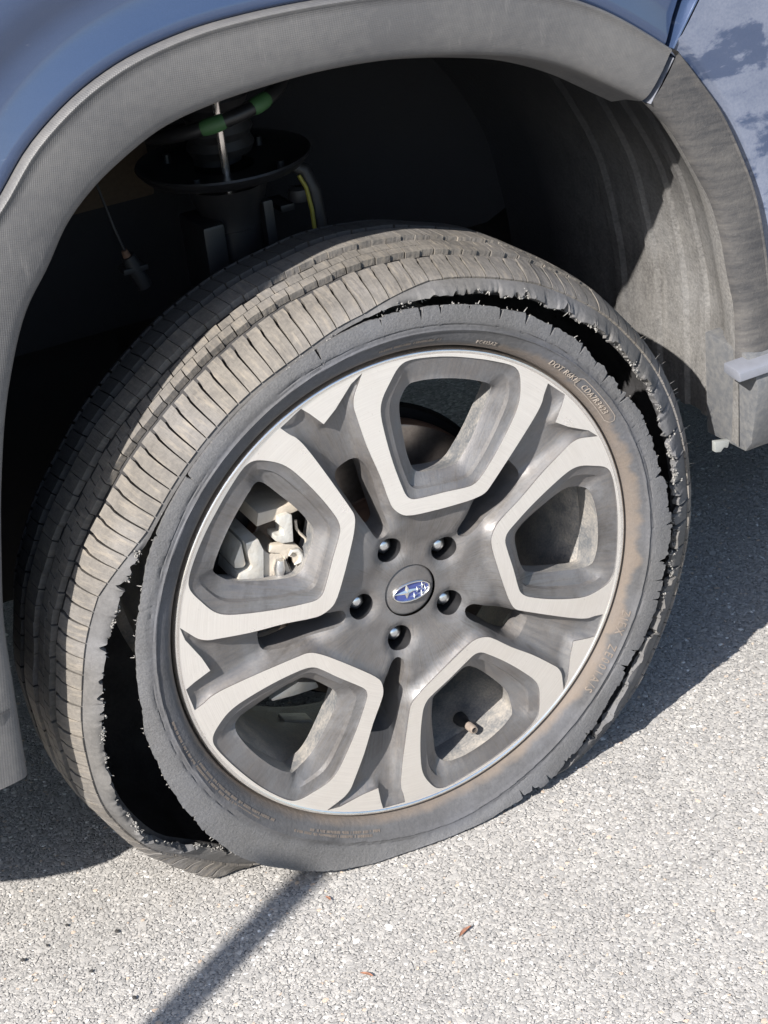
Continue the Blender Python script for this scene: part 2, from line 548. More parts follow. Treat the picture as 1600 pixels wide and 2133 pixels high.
def build_chips():
    """stone chips pressed into the surface: real low stones, only where the picture can tell them apart"""
    sp = .0029
    xs, ys = np.meshgrid(np.arange(-.85, 1.1, sp), np.arange(-.75, .97, sp))
    x, y = xs.ravel(), ys.ravel()
    x = x + rng.uniform(-.5, .5, len(x)) * sp
    y = y + rng.uniform(-.5, .5, len(y)) * sp
    # keep to the ground the camera (or one near it) can see
    cw = np.array(cam_o.matrix_world.translation)
    q = np.stack([x, y, 0 * x], 1) - cw
    qx, qy, qz = q @ np.array(RW[0]), q @ np.array(RW[1]), q @ np.array(RW[2])
    far = np.maximum(np.maximum(np.abs(qx / qz) / (.5 / 2.3742), (qy / qz) / (.6667 / 2.3742)) - 1.06, (y - .62) / .5)
    keep = rng.random(len(x)) > far / .42        # thins out beyond what the picture shows
    x, y = x[keep], y[keep]
    n = len(x)
    s = np.exp(rng.normal(0, .26, n)) * .00185
    bigm = rng.random(n) < .03
    s[bigm] *= rng.uniform(1.3, 2.2, bigm.sum())
    base = np.array([(1, 0, 0), (.45, .85, 0), (-.6, .75, 0), (-1, -.1, 0), (-.35, -.9, 0), (.6, -.75, 0), (.15, .1, 1), (-.2, -.15, .9)])
    k = len(base)
    B = base[None] * (1 + rng.normal(0, .2, (n, k, 3)))
    asp = rng.uniform(.7, 1.0, n)
    B[:, :, 1] *= asp[:, None]
    th = rng.uniform(0, 6.283, n)
    c, q = np.cos(th)[:, None], np.sin(th)[:, None]
    X = B[:, :, 0] * c - B[:, :, 1] * q
    Y = B[:, :, 0] * q + B[:, :, 1] * c
    Z = B[:, :, 2] * .13
    tilt = rng.normal(0, .075, (n, 2))
    Z = Z + X * tilt[:, :1] + Y * tilt[:, 1:]
    lift = rng.uniform(-.0011, -.0002, n)
    P = np.stack([x[:, None] + X * s[:, None], y[:, None] + Y * s[:, None], Z * s[:, None] + lift[:, None]], -1).reshape(-1, 3)
    tri = np.array([(0, 1, 6), (1, 2, 6), (2, 7, 6), (2, 3, 7), (3, 4, 7), (4, 5, 7), (5, 6, 7), (5, 0, 6)])
    T = (tri[None] + (np.arange(n) * k)[:, None, None]).reshape(-1, 3)
    me = bpy.data.meshes.new('asphalt_chips')
    me.vertices.add(len(P))
    me.vertices.foreach_set('co', P.ravel())
    me.loops.add(T.size)
    me.loops.foreach_set('vertex_index', T.ravel())
    me.polygons.add(len(T))
    me.polygons.foreach_set('loop_start', np.arange(0, T.size, 3))
    me.update(calc_edges=True)
    at = me.attributes.new('tone', 'FLOAT', 'FACE')
    tone = np.clip(rng.beta(2.0, 2.0, n), 0, 1) * .93
    sel = rng.random(n)
    tone[sel < .012] = .975
    tone[sel > .985] = 1.0
    at.data.foreach_set('value', np.repeat(tone, len(tri)))
    me.materials.append(M['chips'])
    o = bpy.data.objects.new('asphalt_chips', me)
    COL.objects.link(o)
    o['kind'] = 'stuff'
    o['label'] = 'light grey stone chips of the worn asphalt surface'
    return n


build_chips()

# ------------------------------------------------------------------ the car: root
car = bpy.data.objects.new('car', None)
COL.objects.link(car)
thing(car, 'blue car with grey plastic arch trim standing on a burst front tyre', 'car')

# ------------------------------------------------------------------ body panels round the arch
FEN = [((-.395, .236), (-.485, .236)), ((-.390, .31), (-.482, .32)), ((-.383, .395), (-.473, .415)), ((-.374, .445), (-.462, .48)),
       ((-.358, .52), (-.440, .56)), ((-.334, .60), (-.408, .64)), ((-.306, .659), (-.372, .692)), ((-.284, .686), (-.343, .719)),
       ((-.262, .716), (-.312, .746)), ((-.233, .741), (-.276, .784)), ((-.210, .755), (-.242, .808)), ((-.174, .772), (-.199, .828)),
       ((-.122, .783), (-.135, .842)), ((-.074, .787), (-.082, .845)), ((-.013, .788), (-.008, .843)), ((.032, .785), (.038, .839)),
       ((.077, .779), (.085, .833)), ((.123, .770), (.137, .824)), ((.171, .757), (.192, .809)), ((.219, .736), (.244, .785)),
       ((.268, .706), (.294, .752)), ((.2895, .6925), (.3165, .735))]
DOOR = [((.2955, .6885), (.3235, .7315)), ((.319, .661), (.344, .704)), ((.345, .616), (.370, .666)), ((.366, .575), (.392, .620)),
        ((.377, .536), (.408, .578)), ((.384, .497), (.419, .526)), ((.391, .462), (.424, .487)), ((.3925, .43), (.428, .445)),
        ((.392, .405), (.430, .412))]


def resample(st, n):
    a = np.array([[*p, *q] for p, q in st], float)
    d = np.r_[0, np.cumsum(np.hypot(*np.diff(a[:, :2], axis=0).T) + np.hypot(*np.diff(a[:, 2:], axis=0).T))]
    g_ = np.stack([np.gradient(a[:, k], d) for k in range(4)], 1)
    t = np.linspace(0, d[-1], n)
    i = np.clip(np.searchsorted(d, t, side='right') - 1, 0, len(d) - 2)
    h = (d[i + 1] - d[i])[:, None]
    s = ((t - d[i]) / (d[i + 1] - d[i]))[:, None]
    return ((1 + 2 * s) * (1 - s) ** 2 * a[i] + s * (1 - s) ** 2 * h * g_[i] + s * s * (3 - 2 * s) * a[i + 1] + s * s * (s - 1) * h * g_[i + 1])


def loft(name, st, n, section, mat, sharp=40, flip=False):
    """section(k/n, inner, outer) -> list of (x, y, z)"""
    R = resample(st, n)
    V = []
    for i, q in enumerate(R):
        sec = section(i / (n - 1), q[:2], q[2:])
        V += sec
    o = mk(name, V, grid_faces(n, len(sec), flip=flip), mat, car, sharp=sharp)
    return o


def trim_sec(f, a, b):
    d = b - a
    L = np.hypot(*d)
    u = d / L
    pts = []
    # (fraction along the face or metres, depth)
    for s, y in ((-.010, .045), (-.004, .026), (-.0015, .006), (.0, .002), (.003, -.001)):
        pts.append((a[0] + u[0] * s, y, a[1] + u[1] * s))
    for fr, y in ((.15, -.0035), (.35, -.006), (.6, -.0075), (.82, -.0075)):
        pts.append((a[0] + d[0] * fr, y, a[1] + d[1] * fr))
    for s, y in ((-.0036, -.0074), (-.0026, -.0084), (-.0010, -.0086), (.0003, -.0072), (.0008, -.003), (.0008, .012)):
        pts.append((b[0] + u[0] * s, y, b[1] + u[1] * s))
    return pts


loft('arch_trim', FEN, 120, trim_sec, M['trim'], sharp=50)
loft('door_arch_trim', DOOR, 50, lambda f, a, b: trim_sec(f, a, b)[2:], M['trimd'], sharp=50)


def fender_sec(f, a, b):
    u = (b - a) / np.hypot(*(b - a))
    return [(b[0] + u[0] * s, y, b[1] + u[1] * s) for s, y in
            ((-.004, .013), (.0018, .006), (.004, .0045), (.012, .0065), (.028, .0115), (.045, .0145), (.058, .013), (.070, .0085), (.085, .0075), (.11, .011),
             (.15, .024), (.20, .05), (.27, .11), (.36, .22))]


def door_sec(f, a, b):
    u = (b - a) / np.hypot(*(b - a))
    return [(b[0] + u[0] * s, y, b[1] + u[1] * s) for s, y in
            ((-.004, .012), (.0014, .006), (.003, .0035), (.009, .0025), (.012, -.0005), (.016, -.0025), (.03, -.004), (.08, -.007), (.2, -.010), (.5, -.004), (1.2, .04))]


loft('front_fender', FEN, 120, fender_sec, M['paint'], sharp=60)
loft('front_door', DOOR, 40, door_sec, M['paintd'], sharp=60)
# the door's folded front edge
R0 = np.array(DOOR[0][0] + DOOR[0][1], float)
e0, e1 = R0[:2], R0[2:]
u = (e1 - e0) / np.hypot(*(e1 - e0))
nrm = np.array([-u[1], u[0]])
V = []
for s in (.0015, .1, .25, .5):
    p = e1 + u * s
    for off, y in ((0.0006, .035), (.0006, .004), (.0003, .0026), (-.0008, .002), (-.0018, .0026), (-.0022, .006)):
        q = p + nrm * off
        V.append((q[0], y - .0075 * min(s / .016, 1), q[1]))
fix_normals(mk('door_edge', V, grid_faces(4, 6), M['paint'], car))
V = []
for s in (0.0, .02, .045):
    p = e0 + u * s
    for off, y in ((0.0006, .04), (.0006, .0), (.0002, -.0015), (-.0006, -.0015), (-.0010, .004)):
        q = p + nrm * off
        V.append((q[0], y - .004 * s / .045, q[1]))
fix_normals(mk('trim_edge', V, grid_faces(3, 5), M['silver'], car))
# dark jamb behind the gap
V = [(*(e0 + nrm * .02 + u * .004), ), (*(e0 - nrm * .02 + u * .004), ), (*(e1 - nrm * .03 + u * .4), ), (*(e1 + nrm * .03 + u * .4), )]
mk('door_jamb', [(p[0], .03, p[1]) for p in V], [(0, 1, 2, 3)], M['blackp'], car, smooth=False)

# hood and far shell of the body: they keep sun and sky out of the wheel well
box('hood', (-.95, .25, 1.02), (.75, 1.7, 1.06), M['paint'], car, .02)
box('underbody', (.47, .34, .27), (2.4, 1.65, .31), M['under'], car, .01)
box('undertray', (-.95, .095, .232), (-.47, 1.6, .262), M['under'], car, .01)
box('crossmember', (-.42, .62, .30), (.3, 1.2, .40), M['under'], car, .02)
box('light_block_panel', (-.50, .46, .15), (-.10, .50, .50), M['under'], car, .01)  # added panel: blocks light and darkens the ground behind the bumper
box('far_side_panel', (-.95, 1.62, .26), (2.4, 1.68, 1.04), M['under'], car, .01)
box('cabin_floor_front', (.47, .10, .31), (.52, 1.62, 1.04), M['under'], car, .01)
box('front_bulkhead', (-.52, .14, .262), (-.47, 1.62, 1.02), M['under'], car, .01)

# sill cladding
sec = [(.06, .415), (-.004, .4125), (-.020, .398), (-.026, .38), (-.014, .315), (-.004, .302), (.06, .300)]
V = [(x, y, z) for x in (.3945, .41, 2.3) for y, z in sec]
F = grid_faces(3, len(sec), flip=True) + [tuple(range(len(sec)))]
bevel_obj(fix_normals(mk('side_sill', V, F, M['sill'], car, smooth=False)), .002)
sec = [(.0, .4075), (-.020, .4062), (-.0262, .4040), (-.0270, .3955), (-.024, .3940), (.0, .397)]
V = [(x, y, z) for x in (.372, 2.3) for y, z in sec]
F = [(k, (k + 1) % 6, 6 + (k + 1) % 6, 6 + k) for k in range(6)] + [tuple(range(6)), tuple(range(11, 5, -1))]
bevel_obj(fix_normals(mk('sill_strip', V, F, M['silver'], car, smooth=False)), .0015)
prism('sill_clip', [(.376, .309), (.395, .305), (.392, .297), (.387, .299), (.383, .295), (.376, .297)], .022, .028, M['tab'], car, .0008)

# wheel arch liner: follows the opening, ribbed, wider inside
LIN = [(a, None) for a, _ in FEN[:-1]] + [((.2925, .690), None)] + [(a, None) for a, _ in DOOR[1:]] + [((.3915, .36), None), ((.3905, .306), None)]
pl = np.array([a for a, _ in LIN])
dd = np.r_[0, np.cumsum(np.hypot(*np.diff(pl, axis=0).T))]
tt = np.linspace(0, dd[-1], 150)
px = np.interp(tt, dd, pl[:, 0])
pz = np.interp(tt, dd, pl[:, 1])
for _ in range(6):
    px[1:-1] = (px[:-2] + 2 * px[1:-1] + px[2:]) / 4
    pz[1:-1] = (pz[:-2] + 2 * pz[1:-1] + pz[2:]) / 4
tx, tz = np.gradient(px), np.gradient(pz)
L = np.hypot(tx, tz)
nx, nz = -tz / L, tx / L
LP = [(.004, .0015), (.016, .003), (.028, .006), (.040, .011), (.043, .0125), (.050, .018), (.070, .022), (.080, .0235), (.084, .020), (.092, .020), (.096, .0245), (.118, .025),
      (.122, .0205), (.130, .0205), (.134, .024), (.165, .023), (.169, .0185), (.178, .0175), (.182, .021), (.22, .017), (.224, .012), (.234, .011), (.238, .014), (.29, .006), (.36, -.006), (.40, -.02)]
V = []
wob = pnoise(14, 3)
for i in range(len(px)):
    f = i / (len(px) - 1)
    for y, gq in LP:
        gg = gq + .0022 * wob(np.array(f * 5 + y * 7)) * min(y / .05, 1)
        V.append((px[i] + nx[i] * gg, y, pz[i] + nz[i] * gg))
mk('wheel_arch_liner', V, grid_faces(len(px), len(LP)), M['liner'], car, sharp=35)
# inner wheel-well panel
iw = [(px[i] + nx[i] * -.01, pz[i] + nz[i] * -.01) for i in range(0, 150, 6) if pz[i] > .45]
V = [(x, .40, z) for x, z in iw] + [(.34, .40, .46), (-.36, .40, .46)]
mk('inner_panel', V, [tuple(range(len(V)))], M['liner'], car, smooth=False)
# lower bumper piece edge (rear end of the front bumper)
sec = [(-.395, .02), (-.3965, -.002), (-.405, -.006), (-.45, -.008), (-.60, .02), (-.95, .12)]
V = [(x, y + (.012 if z < .25 else 0), z) for z in (.2365, .244, .31) for x, y in sec]
V += [(-.395 + .02, .10, z) for z in (.2365, .244, .31)]
F = grid_faces(3, 6)
fix_normals(mk('front_bumper', V[:18], F, M['trim'], car), 50)
mk('bumper_underside', [(-.3955, .018, .2372), (-.405, .006, .2372), (-.95, .13, .2372), (-.95, .3, .2372), (-.41, .11, .2372)], [(0, 1, 2, 3, 4)], M['blackp'], car, smooth=False)
mk('bumper_flange', [(-.395, .018, .2365), (-.390, .018, .31), (-.410, .11, .31), (-.412, .11, .2365)], [(0, 1, 2, 3)], M['blackp'], car, smooth=False)

# ------------------------------------------------------------------ suspension
SX, SY = -.02, .27
strut = lathe('suspension_strut', [(.0, .30), (.029, .30), (.029, .585), (.031, .586), (.031, .60), (.036, .612), (.040, .628), (.0, .628)], M['black'], car, 40, 'Z', (SX, SY, 0))
lathe('spring_seat', [(.02, .628), (.045, .632), (.055, .641), (.068, .640), (.078, .643), (.085, .650), (.087, .653), (.086, .655), (.082, .650), (.068, .645), (.03, .645)],
      M['black'], strut, 56, 'Z', (SX, SY, 0), 50)
lathe('damper_rod', [(.0042, .62), (.0042, .95)], M['rod'], strut, 16, 'Z', (SX - .010, SY - .028, 0))
lathe('bump_stop', [(.024, .645), (.026, .67), (.021, .69), (.026, .71), (.021, .73), (.026, .76), (.022, .9)], M['blackp'], strut, 28, 'Z', (SX + .002, SY + .02, 0))
box('strut_bracket', (SX - .045, SY - .035, .42), (SX - .022, SY + .03, .60), M['black'], strut, .004)
box('strut_rib', (SX + .022, SY - .032, .42), (SX + .033, SY + .02, .61), M['black'], strut, .003)
def coil_pt(a):
    return (SX + .068 * math.cos(a), SY + .068 * math.sin(a), .705 + (a - 4.30) * .0143)


tube('coil_spring', [coil_pt(.8 + i * .1) for i in range(120)], .0072, M['black'], strut, 10)
for a0, a1 in ((4.12, 4.44), (4.86, 5.14)):
    q = [coil_pt(a0 + (a1 - a0) * k / 8) for k in range(9)]
    tube('paint_mark', q, [.0074, .0080, .0082, .0083, .0083, .0083, .0082, .0080, .0074], M['green'], strut, 12)
box('brown_pad', (-.22, .372, .60), (-.06, .395, .675), M['brown'], car, .004)
# wheel-speed sensor plug hanging on its wire
sen = tube('sensor_plug', [(-.124, .300, .570), (-.119, .300, .556), (-.112, .299, .535)], [.0070, .0088, .0078], M['blackp'], car, 12)
box('plug_collar', (-.133, .292, .554), (-.107, .309, .5595), M['blackp'], sen, .001)
tube('plug_cap', [(-.1265, .300, .577), (-.1245, .300, .570)], [.0032, .0042], M['rust'], sen, 10)
tube('sensor_wire', [(-.1255, .300, .575), (-.131, .305, .60), (-.137, .32, .65), (-.14, .36, .70)], .0013, M['blackp'], sen, 8)
for q_ in (0.6, 2.2, 3.9, 5.3):
    tube('seat_stud', [(SX + .066 * math.cos(q_), SY + .066 * math.sin(q_), .640), (SX + .066 * math.cos(q_), SY + .066 * math.sin(q_), .6535)], [.005, .004], M['black'], strut, 8)
for z_ in (.47, .535):
    tube('strut_bolt', [(SX - .046, SY - .05, z_), (SX - .046, SY - .034, z_)], [.0075, .0085], M['castd'], strut, 6)
lathe('hose_grommet', [(.004, -.008), (.011, -.006), (.012, .0), (.011, .006), (.004, .008)], M['blackp'], strut, 16, 'Z', (.052, .262, .60))
lathe('dust_boot', [(.030 + .004 * (i % 2), .655 + i * .008) for i in range(20)], M['blackp'], strut, 28, 'Z', (SX + .004, SY + .012, 0), 30)
# brake hose with a yellow stripe
hose = tube('brake_hose', [(.02, .28, .62), (.045, .27, .632), (.06, .262, .622), (.066, .258, .60), (.067, .256, .57), (.066, .255, .52)], .0075, M['blackp'], car, 12)
tube('hose_stripe', [(.0505, .2545, .621), (.0555, .2515, .608), (.0575, .249, .585), (.0575, .248, .55)], .0022, M['yellow'], hose, 8)
box('hose_bracket', (.03, .262, .585), (.045, .30, .592), M['black'], hose, .001)
# drive shaft, lower arm and knuckle behind the disc
tube('drive_shaft', [(0, .12, HUB), (0, .30, HUB + .005), (.0, .7, HUB + .02)], [.04, .025, .02], M['black'], car, 20)
tube('lower_arm', [(.02, .13, .19), (.02, .35, .20), (-.05, .7, .24), (.1, .75, .25)], [.022, .026, .03, .03], M['under'], car, 14)

# ------------------------------------------------------------------ brakes
DY = .068
disc = lathe('brake_disc', [(.075, DY + .004), (.0755, DY - .0005), (.080, DY), (.1425, DY), (.1445, DY + .001), (.1448, DY + .022), (.1425, DY + .0235), (.08, DY + .0235)], M['disc'], car, 160, sharp=30)
lathe('disc_rim', [(.1446, DY + .0008), (.1452, DY + .003), (.1452, DY + .020), (.1446, DY + .0225)], M['rust'], disc, 160)
lathe('disc_hat', [(.0, DY - .038), (.066, DY - .038), (.072, DY - .034), (.0745, DY - .002), (.076, DY - .0008)], M['rust'], disc, 80)
lathe('dust_shield', [(.05, DY + .034), (.152, DY + .034), (.156, DY + .026), (.157, DY + .034), (.152, DY + .040)], M['under'], car, 80)
cal = prism('brake_caliper', [(-.1515, .3796), (-.1390, .3799), (-.1353, .3667), (-.1398, .3348), (-.1449, .3318), (-.1662, .3414), (-.1624, .3511), (-.1525, .3515), (-.1490, .3542), (-.1517, .3710)],
            .016, .07, M['cast'], car, .0014)
prism('caliper_flank', [(-.1343, .3642), (-.1294, .3592), (-.1243, .3574), (-.1164, .3586), (-.1140, .3489), (-.1224, .3391), (-.1248, .3278), (-.1392, .3299)], .020, .07, M['castd'], cal, .0014)
prism('caliper_blade', [(-.1535, .3798), (-.1638, .3622), (-.1642, .3552), (-.1555, .3528), (-.1527, .3558)], .021, .06, M['cast'], cal, .002)
prism('caliper_bridge', [(-.1334, .4024), (-.1079, .4006), (-.0876, .4008), (-.0865, .3925), (-.1118, .3902), (-.1369, .3896)], .021, .085, M['castd'], cal, .001)
prism('guide_pin', [(-.1163, .3946), (-.1064, .3950), (-.1029, .3923), (-.1054, .3647), (-.1166, .3671), (-.1228, .3717), (-.1220, .3770), (-.1139, .3749), (-.1130, .3809), (-.1180, .3882)], .016, .035, M['cast'], cal, .0011)
prism('pad_lever', [(-.1299, .3610), (-.1267, .3670), (-.1154, .3654), (-.1010, .3586), (-.0960, .3504), (-.0982, .3399), (-.1068, .3398), (-.1073, .3473), (-.1115, .3504), (-.1134, .3479), (-.1071, .3213),
                    (-.1175, .3251), (-.1160, .3514), (-.1198, .3566)], .018, .026, M['castd'], cal, .0015)
tube('pin_boot', [(-.121, .017, .351), (-.1225, .017, .343), (-.1235, .018, .335)], [.004, .0058, .0045], M['nut'], cal, 12)
tube('bleed_hook', [(-.1118, .016, .3527), (-.1089, .016, .3564), (-.1037, .016, .3553), (-.1006, .016, .3494), (-.1015, .016, .3433), (-.1080, .016, .3416)], [.001, .002, .0026, .003, .0028, .001], M['cast'], cal, 10)
tube('pad_spring', [(-.0986, .021, .3832), (-.0987, .021, .3745), (-.0964, .021, .3690), (-.0913, .021, .3615), (-.0911, .021, .3519)], .0014, M['castd'], cal, 8)
box('caliper_piston_housing', (-.185, .085, .30), (-.10, .15, .40), M['black'], cal, .015)
box('caliper_outer_bridge', (-.182, .062, .31), (-.158, .12, .385), M['black'], cal, .008)
kn = prism('steering_knuckle', [(-.1364, .1782), (-.1048, .1860), (-.0860, .1781), (-.0839, .1705), (-.1098, .1718), (-.1351, .1749)], .06, .085, M['cast'], car, .003)
prism('knuckle_arm', [(-.1411, .2571), (-.1132, .2553), (-.1247, .2445), (-.1323, .2385), (-.150, .245)], .058, .09, M['cast'], kn, .003)
prism('knuckle_boss', [(-.1018, .2517), (-.0834, .2500), (-.0881, .2410), (-.1072, .2377)], .058, .09, M['castd'], kn, .003)
prism('pad_bracket', [(.1409, .1708), (.1476, .1657), (.1410, .1481), (.1308, .1607)], .05, .066, M['cast'], kn, .002)
prism('shield_tab', [(.08, .155), (.115, .185), (.125, .175), (.09, .145)], .10, .11, M['castd'], kn, .001)

# ------------------------------------------------------------------ alloy wheel
POD0 = math.radians(69.7)
YF = lambda r: -.0092 + .0731 * (r - .15) - .0237 * (r - .15) ** 2          # convex machined face
O_ = [(214, 105), (203, 107.2), (192, 109), (183, 107.5), (176, 104), (147, 87), (119, 67.5), (93, 51.5), (86, 43), (83, 33), (86.5, 13), (98, -29.5), (104, -45), (108.5, -51), (115, -55),
      (130, -63), (157, -77), (184, -90), (197, -94.5), (205, -95), (216, -97)]
I_ = [(228, 62), (221.5, 69.5), (207, 75.5), (192, 80), (180, 79.5), (162, 72.3), (133, 57.3), (108, 41.5), (101.5, 36), (99, 29.5), (100.5, 20), (107, -5), (113, -30.5), (117.5, -37.5), (126, -43.5),
      (151, -55), (182, -65.5), (198, -68), (214, -65.5), (225, -61), (230.5, -53), (233.8, -32), (235.3, -8), (235.3, 18), (232.5, 44)]
M_ = [(207, 45), (204, 48), (197, 50.5), (186, 52), (175, 50), (160, 44.5), (138, 35), (125, 27), (121, 22), (120, 16), (121, 8), (124, -8), (128, -19), (131, -23), (137, -26),
      (155, -33), (182, -40), (195, -43), (203, -43), (208, -40), (210.5, -34), (213, -20), (214, -4), (213.5, 14), (211, 32)]


def crom(poly, per, closed=True):
    """Catmull-Rom through points"""
    P = np.array(poly, float)
    n = len(P)
    out = []
    for i in range(n if closed else n - 1):
        if closed:
            a, b, c, d = P[(i - 1) % n], P[i], P[(i + 1) % n], P[(i + 2) % n]
        else:
            a, b, c, d = P[max(i - 1, 0)], P[i], P[i + 1], P[min(i + 2, n - 1)]
        # centripetal-like damping avoids overshoot at corners
        l0, l1, l2 = (np.hypot(*(b - a)) + 1e-6, np.hypot(*(c - b)), np.hypot(*(d - c)) + 1e-6)
        m1 = (c - a) / (l0 + l1) * l1
        m2 = (d - b) / (l1 + l2) * l1
        for k in range(per):
            s = k / per
            out.append((2 * s ** 3 - 3 * s ** 2 + 1) * b + (s ** 3 - 2 * s ** 2 + s) * m1 + (-2 * s ** 3 + 3 * s ** 2) * c + (s ** 3 - s ** 2) * m2)
    if not closed:
        out.append(P[-1])
    return np.array(out)


def rot2(P, k):
    a = POD0 - math.radians(72 * k)
    P = np.asarray(P, float) * .001
    return np.stack([P[:, 0] * math.cos(a) - P[:, 1] * math.sin(a), P[:, 0] * math.sin(a) + P[:, 1] * math.cos(a)], 1)


def inpoly(P, poly):
    x, y = P[:, 0], P[:, 1]
    r = np.zeros(len(P), bool)
    n = len(poly)
    for i in range(n):
        x1, y1 = poly[i]
        x2, y2 = poly[(i + 1) % n]
        c = ((y1 > y) != (y2 > y))
        if c.any():
            xi = (x2 - x1) * (y - y1) / (y2 - y1 + 1e-15) + x1
            r ^= c & (x < xi)
    return r


def dist_poly(P, poly):
    d = np.full(len(P), 9.0)
    for i in range(len(poly)):
        a, b = poly[i], poly[(i + 1) % len(poly)]
        ab = b - a
        t = np.clip(((P - a) @ ab) / (ab @ ab + 1e-18), 0, 1)
        d = np.minimum(d, np.hypot(*(P - a - t[:, None] * ab).T))
    return d


def cdt(loops, extra, test):
    V, E = [], []
    for lp in loops:
        b = len(V)
        V += [Vector(p) for p in lp]
        E += [(b + i, b + (i + 1) % len(lp)) for i in range(len(lp))]
    V += [Vector(p) for p in extra]
    r = geometry.delaunay_2d_cdt(V, E, [], 0, 1e-7)
    P = np.array([tuple(v) for v in r[0]])
    T = np.array([f for f in r[2] if len(f) == 3])
    c = P[T].mean(1)
    return P, T[test(c)]


def wheel_mesh(name, P, T, yv, mat, parent, sharp=30, flip=False):
    used = np.unique(T)
    mp = -np.ones(len(P), int)
    mp[used] = np.arange(len(used))
    V = [(p[0], y, p[1] + HUB) for p, y in zip(P[used], yv[used])]
    T2 = mp[T]
    a = P[T]
    area = (a[:, 1, 0] - a[:, 0, 0]) * (a[:, 2, 1] - a[:, 0, 1]) - (a[:, 1, 1] - a[:, 0, 1]) * (a[:, 2, 0] - a[:, 0, 0])
    F = [t if (ar > 0) != flip else t[::-1] for t, ar in zip(T2, area)]
    return mk(name, V, F, mat, parent, sharp=sharp)


PER = 4
Iloops = [rot2(crom(I_, PER), k) for k in range(5)]
Mloops = [rot2(crom(M_, PER), k) for k in range(5)]
Bloops = []
for L_ in Mloops:
    c_ = L_.mean(0)
    q_ = c_ + (L_ - c_) * 1.10
    rr_ = np.hypot(*q_.T)
    Bloops.append(q_ * (np.minimum(rr_, .2142) / rr_)[:, None])
# star outline: pod 0's second leg, prong, wedge, prong, next pod's first leg ...
star = []
WEDGE = [(214.5, -104), (206, -120), (196, -119), (178.5, -115.6), (174.5, -132), (171.5, -158), (171.0, -163.5)]
for k in range(5):
    star += list(rot2(crom(O_, 3, closed=False), k))
    star += list(rot2(WEDGE[1:-1], k))
star = np.array(star)[::-1]
seg = 200
RO = .2392
rimc = np.array([(RO * math.cos(2 * math.pi * i / seg), RO * math.sin(2 * math.pi * i / seg)) for i in range(seg)])
ext = []
for r in (.10, .115, .13, .145, .16, .175, .19, .205, .218, .230):
    for i in range(int(r * 900)):
        a = 2 * math.pi * i / int(r * 900)
        ext.append((r * math.cos(a), r * math.sin(a)))
ext = np.array(ext)
ok = ~inpoly(ext, star) & (dist_poly(ext, star) > .0025)
for L_ in Iloops:
    ok &= ~inpoly(ext, L_) & (dist_poly(ext, L_) > .0025)
ext = ext[ok]


def t_face(c):
    k = (np.hypot(*c.T) < RO) & ~inpoly(c, star)
    for L_ in Iloops:
        k &= ~inpoly(c, L_)
    return k


P, T = cdt([rimc, star] + Iloops, ext, t_face)
wheel = wheel_mesh('alloy_wheel', P, T, YF(np.hypot(*P.T)), M['machined'], car, sharp=25)


def strip(name, loops, ys, mat, parent, flip=False, sharp=32):
    n = len(loops[0])
    V = []
    for lp, y in zip(loops, ys):
        yy = y if hasattr(y, '__len__') else [y] * n
        V += [(p[0], q, p[1] + HUB) for p, q in zip(lp, yy)]
    F = []
    for j in range(len(loops) - 1):
        for i in range(n):
            f = (j * n + i, j * n + (i + 1) % n, (j + 1) * n + (i + 1) % n, (j + 1) * n + i)
            F.append(f[::-1] if flip else f)
    return mk(name, V, F, mat, parent, sharp=sharp)


# pockets: chamfer and walls of each window
MD = np.array([.0085, .0115, .0145] + [.0165] * 15 + [.0145, .0105, .0075, .0055, .005, .005, .0062])
MD = np.interp(np.arange(25 * PER) / PER, np.arange(26), np.r_[MD, MD[0]])
for k in range(5):
    I0, M0, B0 = Iloops[k], Mloops[k], Bloops[k]
    yi = YF(np.hypot(*I0.T))
    ym = YF(np.hypot(*M0.T))
    dm = MD
    lp = [I0 + (M0 - I0) * f for f in (.015, .05, .40, .46, .76, .9)]
    yy = [yi + (ym - yi) * f + np.minimum(d, .0016 + (dm - .0010) * f) for f, d in ((.015, .0018), (.05, .0024), (.40, .0044), (.46, .0088), (.76, .0125), (.9, .0146))]
    o = strip('spoke_pocket', [I0] + lp + [M0], [yi] + yy + [ym + dm], M['pocket'], wheel, flip=True, sharp=38)
    fix_normals(strip('window_wall', [M0, M0 + (B0 - M0) * .12, B0], [ym + dm, ym + dm + .003, ym * 0 + .034], M['window'], wheel, flip=True, sharp=60), 60)
    fix_normals(o, 38)

# star: hub and Y-shaped recesses
mid0 = POD0 - math.radians(36 - 2.2)       # centre line of the recess between pod 0 and pod 1
slots, lugs = [], []
for k in range(5):
    a = mid0 - math.radians(72 * k)
    ca, sa = math.cos(a), math.sin(a)
    # elongated slot, wider outside, ends near the lug hole
    prof = crom([(.154, -.014), (.157, -.002), (.154, .011), (.138, .014), (.115, .0115), (.092, .0092), (.075, .0072), (.0700, 0), (.075, -.0072), (.092, -.0102), (.115, -.013), (.138, -.0165)], 3)
    slots.append(np.stack([prof[:, 0] * ca - prof[:, 1] * sa, prof[:, 0] * sa + prof[:, 1] * ca], 1))
    la = math.radians(107.86 - 72 * k)
    cx, cy = .0515 * math.cos(la), .0515 * math.sin(la)
    lugs.append(np.array([(cx + .0130 * math.cos(2 * math.pi * i / 32), cy + .0130 * math.sin(2 * math.pi * i / 32)) for i in range(32)]))
cap_r = .0272
capc = np.array([(cap_r * math.cos(2 * math.pi * i / 64), cap_r * math.sin(2 * math.pi * i / 64)) for i in range(64)])
ext = []
for r in np.arange(.031, .232, .0042):
    nn = int(2 * math.pi * r / .0042)
    for i in range(nn):
        a = 2 * math.pi * (i + .5 * (nn % 2)) / nn
        ext.append((r * math.cos(a), r * math.sin(a)))
ext = np.array(ext)
